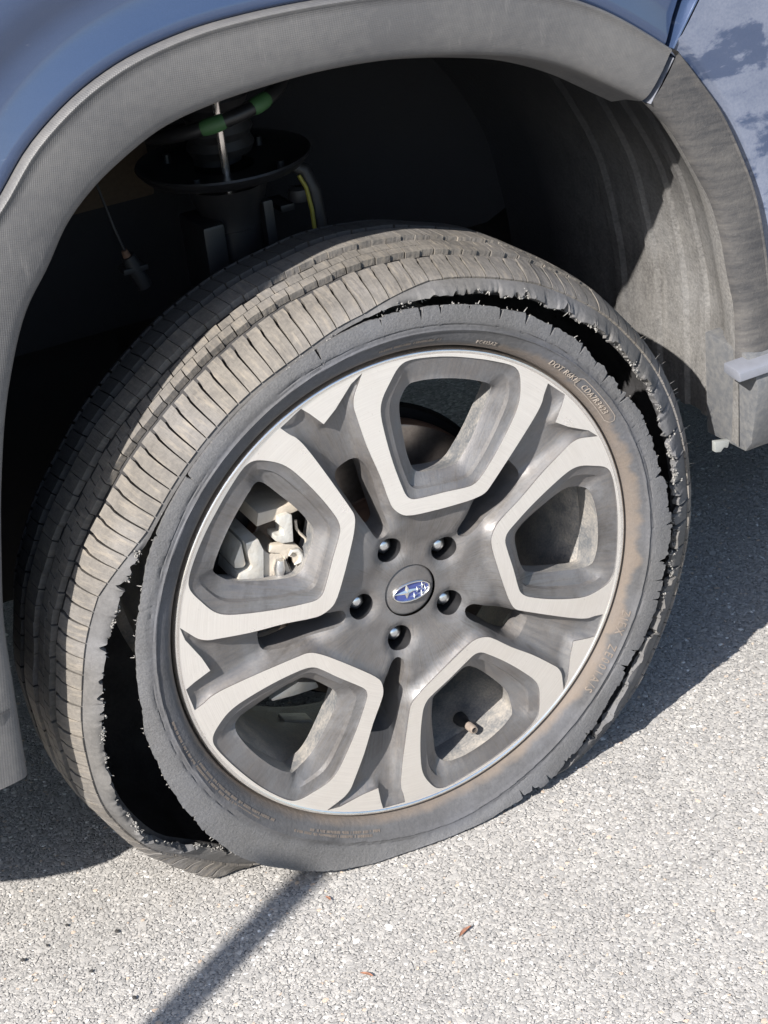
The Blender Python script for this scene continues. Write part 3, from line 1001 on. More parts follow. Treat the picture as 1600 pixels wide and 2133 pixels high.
ok = inpoly(ext, star) & (dist_poly(ext, star) > .0016)
for L_ in slots + lugs + [capc]:
    ok &= ~inpoly(ext, L_) & (dist_poly(ext, L_) > .0012)
ext = ext[ok]


def t_star(c):
    k = inpoly(c, star)
    for L_ in slots + lugs + [capc]:
        k &= ~inpoly(c, L_)
    return k


def star_y(P):
    r = np.hypot(*P.T)
    d = dist_poly(P, star)
    d[~inpoly(P, star)] = 0
    sm = lambda e0, e1, x: (lambda t: t * t * (3 - 2 * t))(np.clip((x - e0) / (e1 - e0), 0, 1))
    base = YF(np.maximum(r, .085)) + .0016
    # shallow dish towards the cap
    base += .0125 * sm(.095, .040, r)
    ang = np.arctan2(P[:, 1], P[:, 0])
    da = np.abs(((ang - mid0 + math.pi / 5) % (2 * math.pi / 5)) - math.pi / 5) * r      # metres from recess centre line
    width = np.interp(r, [.04, .07, .10, .13, .16, .2, .235], [.008, .013, .019, .026, .036, .05, .05])
    valley = sm(1.0, .12, da / width)
    depth = np.interp(r, [.0, .058, .08, .105, .14, .165, .20, .23], [0, .0, .010, .019, .021, .014, .0065, .0035])
    wall = sm(.0, .0075, d)
    y = base + .0018 * sm(0, .0006, d) + depth * (.35 * wall + .65 * valley * wall)
    lug_d = np.min(np.stack([np.hypot(P[:, 0] - L_[:, 0].mean(), P[:, 1] - L_[:, 1].mean()) for L_ in lugs]), 0)
    y += .004 * sm(.0195, .0132, lug_d)
    return y


P, T = cdt([star, capc] + slots + lugs, ext, t_star)
so_ = wheel_mesh('hub_star', P, T, star_y(P), M['star'], wheel, sharp=50)
# wall under the machined edge
ys = star_y(star)
strip('recess_edge', [star, star], [YF(np.hypot(*star.T)), ys], M['star'], wheel, flip=True)
for L_ in slots:
    c = L_.mean(0)
    fix_normals(strip('slot_wall', [L_, c + (L_ - c) * .97, c + (L_ - c) * .94], [star_y(L_), star_y(L_) + .006, .034], M['star'], wheel), 50)
for L_ in lugs:
    c = L_.mean(0)
    fix_normals(strip('lug_hole', [L_, c + (L_ - c) * .95, c + (L_ - c) * .93, c + (L_ - c) * .02], [star_y(L_), star_y(L_) + .002, .030, .031], M['black'], wheel), 50)
# back plate of the spokes
ring_o = np.array([(.2155 * math.cos(2 * math.pi * i / 120), .2155 * math.sin(2 * math.pi * i / 120)) for i in range(120)])


def t_back(c):
    k = np.hypot(*c.T) < .2155
    for L_ in Bloops:
        k &= ~inpoly(c, L_)
    for L_ in slots:
        m_ = L_.mean(0)
        k &= ~inpoly(c, m_ + (L_ - m_) * .94)
    return k


P, T = cdt([ring_o] + Bloops + [L_.mean(0) + (L_ - L_.mean(0)) * .94 for L_ in slots], [(0, 0)], t_back)
wheel_mesh('spoke_back', P, T, np.full(len(P), .034), M['star'], wheel, flip=True)
# rim: bright rolled lip and barrel
lathe('rim_lip', [(.2391, YF(.2392)), (.2400, YF(.2392) - .0008), (.2415, YF(.2392) - .0012), (.2430, YF(.2392) - .0004), (.2440, .0006), (.2444, .0032), (.2436, .0075), (.2400, .012)], M['lip'], wheel, 220, sharp=60)
lathe('rim_barrel', [(.2155, .034), (.2140, .038), (.2105, .055), (.2060, .085), (.2045, .118), (.2100, .132), (.2135, .150), (.2170, .178), (.2215, .190), (.2330, .197), (.2400, .199),
                     (.2425, .203), (.2400, .206), (.2300, .2035), (.2285, .188), (.2250, .172), (.2150, .150), (.2100, .115), (.2180, .055), (.2285, .030), (.2300, .018), (.2400, .012)],
      M['barrel'], wheel, 160, sharp=50)
# lug nuts
for k in range(5):
    la = math.radians(107.86 - 72 * k)
    cx, cz = .0512 * math.cos(la), HUB + .0512 * math.sin(la)
    n = 6
    V, F = [], []
    prof = [(.0088, .030), (.0088, .0185), (.0080, .0165), (.0064, .0145), (.0042, .0128), (.0016, .0122)]
    ns = 24
    for i in range(ns):
        a = 2 * math.pi * i / ns + k
        hexr = 1 / max(math.cos(((a * 6 / 6 + math.pi / 6) % (math.pi / 3)) - math.pi / 6), .86)
        for q, (r, y) in enumerate(prof):
            rr = r * (hexr if q < 3 else 1.0) * (.94 if q < 3 else 1)
            V.append((cx + rr * math.cos(a), y, cz + rr * math.sin(a)))
    F = grid_faces(ns, len(prof), closed_u=True) + [tuple(i * len(prof) + len(prof) - 1 for i in range(ns))]
    fix_normals(mk('lug_nut', V, F, M['nut'], wheel, sharp=35))
# centre cap and emblem
lathe('centre_cap', [(.0, .0022), (.015, .0024), (.024, .0031), (.0262, .0038), (.0268, .0050), (.0268, .012)], M['star'], wheel, 96, sharp=50)
EA = math.radians(-2.5)
ea, eb = .0206, .0106


def el(a, f):
    x, z = ea * f * math.cos(a), (eb - (1 - f) * ea * 0 - 0) * f * math.sin(a)
    return x, z


def epos(x, z, y):
    return (x * math.cos(EA) - z * math.sin(EA) + .0005, y, x * math.sin(EA) + z * math.cos(EA) + HUB - .0004)


ns = 72
V, prof = [], [(0, .0026), (.0, -.0002), (.0007, -.0010), (.0015, -.0010), (.0022, -.0002), (.0022, .0012)]
for i in range(ns):
    a = 2 * math.pi * i / ns
    for ins, y in prof:
        V.append(epos((ea - ins) * math.cos(a), (eb - ins) * math.sin(a), y))
fix_normals(mk('emblem_ring', V, grid_faces(ns, len(prof), closed_u=True), M['chrome'], wheel))
V = [epos((ea - .0018) * math.cos(2 * math.pi * i / ns), (eb - .0018) * math.sin(2 * math.pi * i / ns), .0008) for i in range(ns)]
mk('emblem_field', V, [tuple(range(ns))], M['blue'], wheel, smooth=False)


def star4(cx, cz, rx, rz):
    V = [epos(cx, cz, -.0014)]
    for i in range(8):
        a = math.pi / 4 * i
        if i % 2 == 0:
            V.append(epos(cx + rx * math.cos(a), cz + rz * math.sin(a), .0007))
        else:
            q = .20 * (rx + rz)
            V.append(epos(cx + q * .72 * math.cos(a), cz + q * .72 * math.sin(a), .0000))
    F = [(0, 1 + i, 1 + (i + 1) % 8) for i in range(8)]
    mk('emblem_star', V, F, M['chrome'], wheel, smooth=False)


star4(-.0048, .0008, .0140, .0082)
for cx, cz in ((.0118, .0032), (.0062, -.0002), (.0148, -.0012), (.0028, -.0056), (.0108, -.0048)):
    star4(cx, cz, .0047, .0037)
# valve stem
vd = Vector((.0293, -.030, -.0291)).normalized()
p0 = Vector((.0577, .046, .0738))
rad0 = Vector((p0.x, 0, p0.z - HUB)).normalized()
base = Vector((.0, .046, HUB)) + Vector((math.cos(math.radians(-73.2)), 0, math.sin(math.radians(-73.2)))) * .208
dirv = (-rad0 * .16 + Vector((0, -1, 0))).normalized()
tube('valve_stem', [base, base + dirv * .008, base + dirv * .010, base + dirv * .022, base + dirv * .0225, base + dirv * .034, base + dirv * .0355], [.0075, .0068, .0052, .0046, .0040, .0040, .003], M['blackp'], wheel, 16)
tube('valve_cap', [base + dirv * .0128, base + dirv * .013, base + dirv * .0335, base + dirv * .0355], [.003, .0046, .0046, .0034], M['brownish'], wheel, 12)
# clip-on balance weights
prism('balance_weight', [(-.10, .0985), (-.07, .0865), (-.0715, .083), (-.1015, .095)], .128, .146, M['cast'], wheel, .001)

# ------------------------------------------------------------------ burst tyre
D2R = math.pi / 180
rb_f = keyed([(90, .318), (105, .313), (120, .311), (135, .313), (150, .322), (163, .335), (176, .345), (-172, .357), (-160, .366), (-148, .366), (-136, .366), (-125, .36), (-110, .32), (-90, .30),
              (-70, .315), (-55, .340), (-42, .347), (-30, .349), (-15, .352), (0, .355), (15, .352), (30, .346), (45, .338), (60, .330), (75, .323)])
r0_f = keyed([(90, .2885), (98, .285), (105, .280), (120, .279), (135, .280), (148, .284), (156, .290), (164, .297), (179, .313), (-166, .331), (-155, .340), (-146, .336), (-138, .322), (-125, .31), (-110, .296),
              (-90, .290), (-75, .297), (-62, .3025), (-52, .3005), (-42, .2985), (-28, .2975), (-13, .302), (5, .304), (27, .3055), (44, .3035), (60, .2995), (74, .2945)])
y0_f = keyed([(90, -.008), (105, -.008), (120, -.007), (150, -.005), (165, .000), (180, .000), (-165, .002), (-152, .008), (-140, .020), (-125, .028), (-90, .03), (-74, .004), (-60, -.017), (-45, -.020), (-30, -.019),
              (-15, -.015), (0, -.012), (30, -.012), (60, -.012), (75, -.010)])
rin_f = keyed([(90, .2885), (105, .285), (120, .282), (135, .283), (150, .285), (160, .2815), (176, .2825), (-163, .290), (-150, .297), (-143, .301), (-128, .304), (-118, .300), (-105, .288), (-90, .2795), (-76, .2815),
               (-66, .2895), (-57, .2900), (-42, .2862), (-30, .2862), (-13, .2905), (7, .2855), (31, .2800), (51, .2855), (72, .2882)])
yin_f = keyed([(90, -.013), (105, -.012), (135, -.011), (150, -.012), (165, -.008), (180, -.007), (-163, -.008), (-148, -.010), (-135, -.011), (-120, -.013), (-105, -.022), (-90, -.029), (-76, -.027), (-60, -.021), (-45, -.018),
               (-30, -.018), (0, -.017), (30, -.016), (60, -.014), (75, -.014)])
lump = pnoise(26, 11, .35, 2)


def xyz(th, r, y):
    x = r * np.cos(th)
    z = HUB + r * np.sin(th)
    return np.stack([x, y + 0 * x, np.maximum(z, .0035 + .10 * np.maximum(.0035 - z, 0) * 0)], -1)


VK = np.array([0, .10, .24, .40, .56, .72, .86, 1.0])


def section(th, v):
    """point on the tread surface (r, y) for angle th and position v (0 torn edge .. 1 inner shoulder)"""
    rb, r0, y0 = rb_f(th), r0_f(th), y0_f(th)
    R = np.stack([r0, r0 + .0075 + .02 * (rb - r0 - .03), r0 + .62 * (rb - r0), rb - .0035, rb, rb, rb - .004, rb - .016], -1)
    Y = np.stack([y0, y0 + .0035, y0 + .021, .046 + .3 * y0, .086 + .1 * y0, .130 + 0 * y0, .170 + 0 * y0, .198 + 0 * y0], -1)
    i = np.clip(np.searchsorted(VK, v, side='right') - 1, 0, len(VK) - 2)
    h = VK[i + 1] - VK[i]
    s = (v - VK[i]) / h

    def cr(A):
        g_ = np.gradient(A, VK, axis=-1)
        ix = np.arange(len(i))
        a, b = A[ix, i], A[ix, i + 1]
        m0, m1 = g_[ix, i] * h, g_[ix, i + 1] * h
        return (1 + 2 * s) * (1 - s) ** 2 * a + s * (1 - s) ** 2 * m0 + s * s * (3 - 2 * s) * b + s * s * (s - 1) * m1
    return cr(R), cr(Y)


def tpoint(th, v, off=0.0):
    th, v = np.broadcast_arrays(np.asarray(th, float), np.asarray(v, float))
    sh = th.shape
    th, v = th.ravel(), v.ravel()
    off = np.broadcast_to(off, sh).ravel()
    e = 1e-3
    P0 = _pt(th, v)
    dv = _pt(th, np.minimum(v + e, 1.0)) - _pt(th, np.maximum(v - e, 0))
    dt = _pt(th + e, v) - _pt(th - e, v)
    n = np.cross(dt, dv)
    n /= np.linalg.norm(n, axis=1)[:, None] + 1e-12
    # outward: away from the axle
    rad = np.stack([np.cos(th), 0 * th, np.sin(th)], 1)
    sg = np.where((n * rad).sum(1) + .3 * -n[:, 1] < 0, -1, 1)
    Q = P0 + n * (sg * off)[:, None]
    Q[:, 2] = np.maximum(Q[:, 2], .004 + np.minimum(off, 0) * -.9)
    return Q.reshape(*sh, 3)


def _pt(th, v):
    r, y = section(th, v)
    r = r + .0015 * lump(th) * np.clip(v * 2, 0, 1)
    return np.stack([r * np.cos(th), y, HUB + r * np.sin(th)], -1)


# carcass (belt) under the blocks, closed shell, with the inner sidewall and bead
NTH = 420
ths = np.linspace(0, 2 * math.pi, NTH, endpoint=False)
vv = np.linspace(.14, 1.0, 26)
TH, VV = np.meshgrid(ths, vv, indexing='ij')
top = tpoint(TH, VV, -.0075)
bot = tpoint(TH, VV, -.0165)
inner = []
for f, dy in ((.35, .219), (.68, .216), (.9, .208)):
    r, _ = section(ths, np.full(NTH, 1.0))
    rr = r + (.2385 - r) * f - .005
    q = np.stack([rr * np.cos(ths), np.full(NTH, dy), HUB + rr * np.sin(ths)], -1)
    q[:, 2] = np.maximum(q[:, 2], .008)
    inner.append(q)
bead = np.stack([.2385 * np.cos(ths), np.full(NTH, .199), HUB + .2385 * np.sin(ths)], -1)
prof = [top[:, k] for k in range(26)] + inner + [bead] + [q + np.array([0, -.007, 0]) for q in inner[::-1]] + [bot[:, k] for k in range(25, -1, -1)]
nk = len(prof)
V = np.stack(prof, 1).reshape(-1, 3)
F = []
for i in range(NTH):
    j = (i + 1) % NTH
    for k in range(nk):
        k2 = (k + 1) % nk
        F.append((i * nk + k, i * nk + k2, j * nk + k2, j * nk + k))
tyre = fix_normals(mk('tyre', V, F, M['carcass'], car, sharp=50), 50)

# torn shoulder band: ragged, notched outer strip of the tread
NB = 1500
tb = np.linspace(0, 2 * math.pi, NB, endpoint=False)
gb = np.random.default_rng(21)
fine = pnoise(160, 5, .15, 20)
coarse = pnoise(30, 6, .3, 4)
torn = np.clip((np.abs(((np.degrees(tb) - 120 + 180) % 360) - 180) - 26) / 6, 0, 1)       # 0 where the shoulder still holds to the sidewall
def chunks(seed, n, wmin, wmax):
    """piecewise values over the circle: rubber breaks away in pieces"""
    g_ = np.random.default_rng(seed)
    out, cut = np.zeros(n), np.zeros(n)
    d, deg_ = 0.0, np.linspace(0, 360, n, endpoint=False)
    while d < 360:
        w_ = g_.uniform(wmin, wmax)
        sel = (deg_ >= d) & (deg_ < d + w_)
        ln = (deg_[sel] - d) / w_
        out[sel] = g_.uniform(-1, 1) + g_.uniform(-.5, .5) * (ln - .5)
        cut[sel] += np.clip(1 - ln * w_ / .28, 0, 1) * g_.choice([0, .4, 1.0])
        d += w_
    return out, cut


ch, ct = chunks(17, NB, 1.4, 4.6)
edge = ((.014 + .016 * np.clip((np.cos(tb + .25) - .2) / .4, 0, 1)) * ch + .008 * coarse(tb) + .0085 * fine(tb)) * torn
notch = np.zeros(NB)
for c in list(gb.uniform(0, 360, 46)) + [70, 63, 52, 45, 170, 176, -178, -168, -160, -150, 31, 24, 19, 13, 8, 3, -2, -6, -11, -15]:
    wdt = gb.uniform(.35, .9)
    dp = gb.uniform(.03, .11)
    if c in (31, 24, 19, 13, 8, 3, -2, -6, -11, -15):
        wdt, dp = gb.uniform(.3, .6), gb.uniform(.12, .22)
    d = np.abs(((np.degrees(tb) - c + 180) % 360) - 180)
    notch = np.maximum(notch, dp * np.clip(1 - d / wdt, 0, 1) ** .6)
vtear = np.clip(.022 + edge + (notch + .05 * ct) * torn, 0.0, .2)
steps = np.array([0, .08, .2, .34, .5, .66, .83, 1.0])
vend = .10 + .105 * np.clip((np.abs(((np.degrees(tb) - 120 + 180) % 360) - 180) - 27) / 14, 0, 1)
cols = []
for s in steps:
    v = vtear * (1 - s) + vend * s
    curl = torn * (1 - s) ** 2 * (.0022 * pnoise(60, 9, .2, 8)(tb) + .0026 * np.roll(ch, 3))
    cols.append(tpoint(tb, v, -.0022 + curl))
rev = []
for s in steps[::-1]:
    v = vtear * (1 - s) + vend * s
    rev.append(tpoint(tb, v, -.0022 - .0065 - .002 * (1 - s) * fine(tb)))
prof = cols + rev
nk = len(prof)
V = np.stack(prof, 1).reshape(-1, 3)
F = [(i * nk + k, i * nk + (k + 1) % nk, ((i + 1) % NB) * nk + (k + 1) % nk, ((i + 1) % NB) * nk + k) for i in range(NB) for k in range(nk)]
fix_normals(mk('shoulder_band', V, F, M['band'], tyre, sharp=45), 45)

# ------------------------------------------------------------------ tread blocks
NS = 132


def block(name, a0, a1, v0, v1, nu, nv, mat, parent, shift, depth=.0066, dv=0.0, obj=True, vfun=None, gapf=None):
    vs_ = np.linspace(v0, v1, nv)
    f = (vs_ - v0) / (v1 - v0)
    sh = shift(f)
    us = np.linspace(0, 1, nu)
    TH = a0 + sh[None] + us[:, None] * (a1 - a0)
    VV = np.repeat(vs_[None], nu, 0)
    if gapf is not None:
        TH = a0 + sh[None] + gapf(f)[None] + us[:, None] * ((a1 - a0) - 2 * gapf(f))[None]
    if vfun is not None:
        st_ = np.array([vfun(a_) for a_ in a0 + us * (a1 - a0)])
        VV = st_[:, None] + f[None] * (v1 - st_)[:, None]
    tp = tpoint(TH, VV, dv)
    bt = tpoint(TH, VV, -depth)
    ring = [(0, k) for k in range(nv)] + [(i, nv - 1) for i in range(1, nu)] + [(nu - 1, k) for k in range(nv - 2, -1, -1)] + [(i, 0) for i in range(nu - 2, 0, -1)]
    V = list(tp.reshape(-1, 3))
    b = len(V)
    V += [bt[i, k] for i, k in ring]
    F = [(i * nv + k, i * nv + k + 1, (i + 1) * nv + k + 1, (i + 1) * nv + k) for i in range(nu - 1) for k in range(nv - 1)]
    n = len(ring)
    for q in range(n):
        i, k = ring[q]
        i2, k2 = ring[(q + 1) % n]
        F.append((i * nv + k, b + q, b + (q + 1) % n, i2 * nv + k2))
    if not obj:
        return V, F
    o = mk(name, V, F, mat, parent, smooth=False)
    me = o.data
    me.flip_normals() if me.polygons[0].normal.dot(Vector((math.cos(a0), -.3, math.sin(a0)))) < 0 else None
    sm = [p.index < (nu - 1) * (nv - 1) for p in me.polygons]
    me.polygons.foreach_set('use_smooth', sm)
    me.set_sharp_from_angle(angle=math.radians(40))
    return o


da = 2 * math.pi / NS
shoulder_shift = lambda f: .010 * (1 - f) ** 2 - .004 * (f > .80) + .010 * np.sin(math.pi * f) * .35
gr = np.random.default_rng(3)
vstart = lambda a: .085 + .105 * min(max((abs(((math.degrees(a) - 120 + 180) % 360) - 180) - 27) / 14, 0), 1)
for k in range(NS):
    gapa = .0030 if k % 2 else .0060
    a0 = k * da + gapa * .5
    a1 = (k + 1) * da - gapa * .5 * .6
    e = .004 if k % 2 else -.004
    block('shoulder_block', a0, a1, vstart(k * da), .386 + e, 3, 9, M['tread'], tyre, shoulder_shift, dv=gr.uniform(-.0006, .0004), vfun=vstart, gapf=(lambda f: .0022 * f ** 2) if k % 2 else (lambda f: .0034 * f ** 1.5))
# second rib: two rows of small bricks, the ones in view as pieces of their own
rest_V, rest_F = [], []
for row, (v0, v1, ph) in enumerate(((.440, .488, 0.0), (.4925, .540, .5))):
    for k in range(NS):
        a0 = (k + ph) * da + .0017
        a1 = (k + ph + 1) * da - .0017
        e = .004 if k % 2 else -.003
        va, vb = (v0 + e, v1) if row == 0 else (v0, v1 + e)
        sft = lambda f: .006 * (1 - f)
        deg = math.degrees((a0 + a1) / 2) % 360
        if 28 < deg < 200:
            block('tread_block', a0, a1, va, vb, 3, 3, M['tread'], tyre, sft)
        else:
            V_, F_ = block('', a0, a1, va, vb, 3, 3, None, None, sft, obj=False)
            b = len(rest_V)
            rest_V += V_
            rest_F += [tuple(b + i for i in f) for f in F_]
fix_normals(mk('tread_rib', rest_V, rest_F, M['tread'], tyre, smooth=False, kind='stuff'), 0)
# inner ribs, in the shade of the arch: joined
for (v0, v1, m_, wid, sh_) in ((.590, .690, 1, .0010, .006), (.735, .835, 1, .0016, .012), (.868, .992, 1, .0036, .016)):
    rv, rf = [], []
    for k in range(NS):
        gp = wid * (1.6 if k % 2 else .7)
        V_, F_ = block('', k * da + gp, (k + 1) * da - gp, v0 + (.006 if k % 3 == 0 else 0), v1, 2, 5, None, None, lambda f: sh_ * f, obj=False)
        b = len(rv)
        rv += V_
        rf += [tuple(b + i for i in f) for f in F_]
    fix_normals(mk('tread_rib', rv, rf, M['tread_shade'] if v0 > .6 else M['tread'], tyre, smooth=False, kind='stuff'), 0)  # innermost two ribs: darker rubber with the arch's shade put into its colour

# ------------------------------------------------------------------ sidewall
NW = 1400
tw = np.linspace(0, 2 * math.pi, NW, endpoint=False)
rin = rin_f(tw)
yin = yin_f(tw)
tornw = np.clip((np.abs(((np.degrees(tw) - 120 + 180) % 360) - 180) - 25) / 5, 0, 1)
rag = .0017 * pnoise(60, 31, .3, 5)(tw) + .0007 * pnoise(260, 32, .1, 60)(tw)
chw, ctw = chunks(23, NW, 1.2, 5.0)
right_ = np.clip((np.cos(tw + .25) - .2) / .4, 0, 1)
rag = rag + (.0012 + .0016 * right_) * chw - (.0035 + .007 * right_) * ctw
rag = rag * (.2 + .8 * tornw) * (.4 + .6 * right_)
cr_list = [(104, .016, .35), (91, .008, .2), (87, .004, .2), (83, .013, .45), (79, .010, .35), (73, .006, .3), (66, .013, .45), (60, .012, .5), (53.5, .012, .5), (45, .010, .4), (36, .012, .35), (29, .013, .5), (18, .005, .3),
           (8, .007, .8), (4, .004, .2), (-4, .012, .3), (-12, .009, .4), (-19, .006, .2), (-52, .004, .3), (-65, .008, .35), (-69, .006, .3), (136, .006, .25), (148, .004, .2), (-165, .003, .3), (-150, .005, .4), (-146, .003, .3)]
crk = np.zeros(NW)
for c, dp, wdt in cr_list:
    d = np.abs(((np.degrees(tw) - c + 180) % 360) - 180)
    crk = np.maximum(crk, dp * np.clip(1 - d / wdt, 0, 1) ** .9)
redge = rin + rag - crk
bulge = np.clip((-.010 - yin) / .031, 0, 1)


def side_y(r, th, yi=None):
    """depth of the outer sidewall surface at radius r and angle th"""
    base = np.interp(r, [.2440, .2455, .2470, .2500, .2560, .2610, .2636, .2644, .2656, .2664, .2690, .2698, .2706, .278, .290, .310], [.0065, .002, -.003, -.0072, -.0108, -.0126, -.0132, -.0152, -.0154, -.0138, -.0138, -.0126, -.0140, -.0135, -.0110, -.008])
    yi = yin_f(th) if yi is None else yi
    ri = rin_f(th)
    s = np.clip((r - .246) / np.maximum(ri - .246, .01), 0, 1)
    return base + (yi - np.interp(ri, [.278, .290, .310], [-.0135, -.011, -.008])) * s ** 1.3


fr = np.array([0, .035, .07, .14, .24, .36, .42, .46, .478, .498, .528, .548, .58, .612, .63, .65, .70, .78, .88, .95, 1.0])
skin = pnoise(300, 41, .1, 40)
cols, rev = [], []
for q in fr:
    # the bead end stays on the circle, cracks only cut the outer part
    rfull = .2440 + (rin - .2440) * q
    r = np.where(q > .5, rfull - (rin - redge) * ((q - .5) / .5) ** 1.3, rfull)
    y = side_y(r, tw)
    if q > .55:
        y = y + .00015 * skin(tw + q) * (q - .5) * 2
    P_ = np.stack([r * np.cos(tw), y, HUB + r * np.sin(tw)], -1)
    P_[:, 2] = np.maximum(P_[:, 2], .003)
    cols.append(P_)
    th_ = .0085 - .003 * q
    rr = r - (.0015 if q == 1.0 else 0)
    P2 = np.stack([rr * np.cos(tw), y + th_, HUB + rr * np.sin(tw)], -1)
    P2[:, 2] = np.maximum(P2[:, 2], .004)
    rev.append(P2)
prof = cols + rev[::-1]
nk = len(prof)
V = np.stack(prof, 1).reshape(-1, 3)
F = [(i * nk + k, i * nk + (k + 1) % nk, ((i + 1) % NW) * nk + (k + 1) % nk, ((i + 1) % NW) * nk + k) for i in range(NW) for k in range(nk)]
sw = fix_normals(mk('sidewall', V, F, M['side'], tyre, sharp=45), 45)
# dark inner wall between bead and sidewall so the gap at the rim reads black
lathe('bead', [(.2400, .0125), (.2436, .0095), (.2445, .0062)], M['inside'], tyre, 200)


def clumps(name, items, mat, parent):
    """tiny torn crumbs and cord ends; items: (centre, size)"""
    g_ = np.random.default_rng(77)
    base = np.array([(1, 0, 0), (-1, 0, 0), (0, 1, 0), (0, -1, 0), (0, 0, 1), (0, 0, -1)], float)
    tri = np.array([(0, 2, 4), (2, 1, 4), (1, 3, 4), (3, 0, 4), (2, 0, 5), (1, 2, 5), (3, 1, 5), (0, 3, 5)])
    V, F = [], []
    for c, s in items:
        q = base * (s * g_.uniform(.45, 1.5, (6, 1)))
        A = np.linalg.qr(g_.normal(size=(3, 3)))[0]
        b = len(V)
        V += list(q @ A.T + np.asarray(c))
        F += [tuple(b + i for i in t) for t in tri]
    return mk(name, V, F, mat, parent, smooth=False, kind='stuff')


items = []
gi = np.random.default_rng(5)
for i in range(0, NB):
    d = math.degrees(tb[i]) % 360
    p = .55 if (152 < d < 232) else (.4 if (d < 62 or d > 330) else (.25 if d < 108 or 215 < d < 245 else 0))
    hot = 1.4 * coarse(tb[i] * 3 + 1)
    if gi.random() < p * np.clip(hot * 1.5, 0, 1):
        for _ in range(gi.integers(3, 10)):
            c = tpoint(np.array([tb[i]]), np.array([vtear[i]]), -.004)[0] + gi.normal(0, .0012, 3)
            c[2] = max(c[2], .004)
            items.append((c, gi.uniform(.0005, .0013)))
for i in range(0, NW):
    d = math.degrees(tw[i]) % 360
    p = .22 if (d < 108 or d > 300) else (.1 if 148 < d < 235 else (.25 if 108 < d < 148 else 0))
    if gi.random() < p * np.clip(.6 + coarse(tw[i] * 2 + 2), 0, 1):
        r = redge[i]
        y = side_y(np.array([r]), np.array([tw[i]]))[0]
        c = np.array([r * math.cos(tw[i]), y + .002, max(HUB + r * math.sin(tw[i]), .004)]) + gi.normal(0, .0009, 3)
        items.append((c, gi.uniform(.0004, .0010)))
clumps('torn_fibres', items, M['fibre'], tyre)

# frayed reinforcing cords sticking out of the tear
V, F = [], []
for k in range(330):
    if k % 3:
        i = int(gi.integers(0, NB))
        d = math.degrees(tb[i]) % 360
        if torn[i] < .5 or 245 < d < 290:
            continue
        c = tpoint(np.array([tb[i]]), np.array([vtear[i]]), -.005)[0]
        a = tb[i]
        out = np.array([-math.cos(a), -.25, -math.sin(a)])
    else:
        i = int(gi.integers(0, NW))
        d = math.degrees(tw[i]) % 360
        if tornw[i] < .5 or 235 < d < 295:
            continue
        a, r = tw[i], redge[i]
        c = np.array([r * math.cos(a), float(side_y(np.array([r]), np.array([a]))[0]) + .003, HUB + r * math.sin(a)])
        out = np.array([math.cos(a), -.15, math.sin(a)])
    if c[2] < .012:
        continue
    L2 = gi.uniform(.0008, .0024) * (1.6 if gi.random() < .06 else 1)
    bend = gi.normal(0, 1.0, 3)
    side = np.cross(out, gi.normal(size=3))
    side /= np.linalg.norm(side)
    pts_ = [c + out * L2 * q_ + bend * L2 * q_ * q_ * .6 for q_ in (0, .5, 1)]
    b = len(V)
    for q_, p_ in enumerate(pts_):
        w_ = (.00055, .00045, .0002)[q_]
        up_ = np.cross(side, out)
        V += [p_ + side * w_, p_ - side * w_ * .6 + up_ * w_, p_ - side * w_ * .6 - up_ * w_]
    for q_ in range(2):
        for e_ in range(3):
            F.append((b + q_ * 3 + e_, b + q_ * 3 + (e_ + 1) % 3, b + q_ * 3 + 3 + (e_ + 1) % 3, b + q_ * 3 + 3 + e_))
mk('frayed_cords', V, F, M['fibre'], tyre, smooth=False, kind='stuff')

# moulding whiskers on the rear shoulder
V, F = [], []
for k, d in enumerate(np.linspace(-40, 34, 30)):
    a = math.radians(d + gi.uniform(-.7, .7))
    for v in (.30,):
        c = tpoint(np.array([a]), np.array([v + gi.uniform(-.05, .06)]), 0)[0]
        o_ = np.array([math.cos(a) + gi.normal(0, .2), -.15, math.sin(a) + gi.normal(0, .2)])
        o_ /= np.linalg.norm(o_)
        t_ = np.cross(o_, (0, 1, 0))
        t_ /= np.linalg.norm(t_)
        L2 = gi.uniform(.005, .0085)
        b = len(V)
        V += [c + t_ * .0005, c - t_ * .0005, c + np.array([0, .0008, 0]), c + o_ * L2]
        F += [(b, b + 1, b + 3), (b + 1, b + 2, b + 3), (b + 2, b, b + 3)]
mk('moulding_whiskers', V, F, M['tread'], tyre, smooth=False, kind='stuff')


# raised lettering
def ring_text(name, body, size, rc, th0, mat, parent, lift=.0006, spacing=1.0, width=1.0):
    cu = bpy.data.curves.new(name, 'FONT')
    cu.body = body
    cu.size = size
    cu.space_character = spacing
    cu.extrude = .0004
    cu.resolution_u = 2
    o = bpy.data.objects.new(name, cu)
    COL.objects.link(o)
    dg = bpy.context.evaluated_depsgraph_get()
    me = bpy.data.meshes.new_from_object(o.evaluated_get(dg))
    COL.objects.unlink(o)
    bpy.data.objects.remove(o)
    n = len(me.vertices)
    co = np.zeros(n * 3)
    me.vertices.foreach_get('co', co)
    co = co.reshape(-1, 3)
    th = math.radians(th0) - co[:, 0] * width / rc
    r = rc + co[:, 1]
    y = side_y(r, th) - lift - co[:, 2]
    me.vertices.foreach_set('co', np.stack([r * np.cos(th), y, HUB + r * np.sin(th)], -1).ravel())
    me.update()
    me.materials.clear()
    me.materials.append(mat)
    ob = bpy.data.objects.new(name, me)
    COL.objects.link(ob)
    ob.parent = parent
    return ob


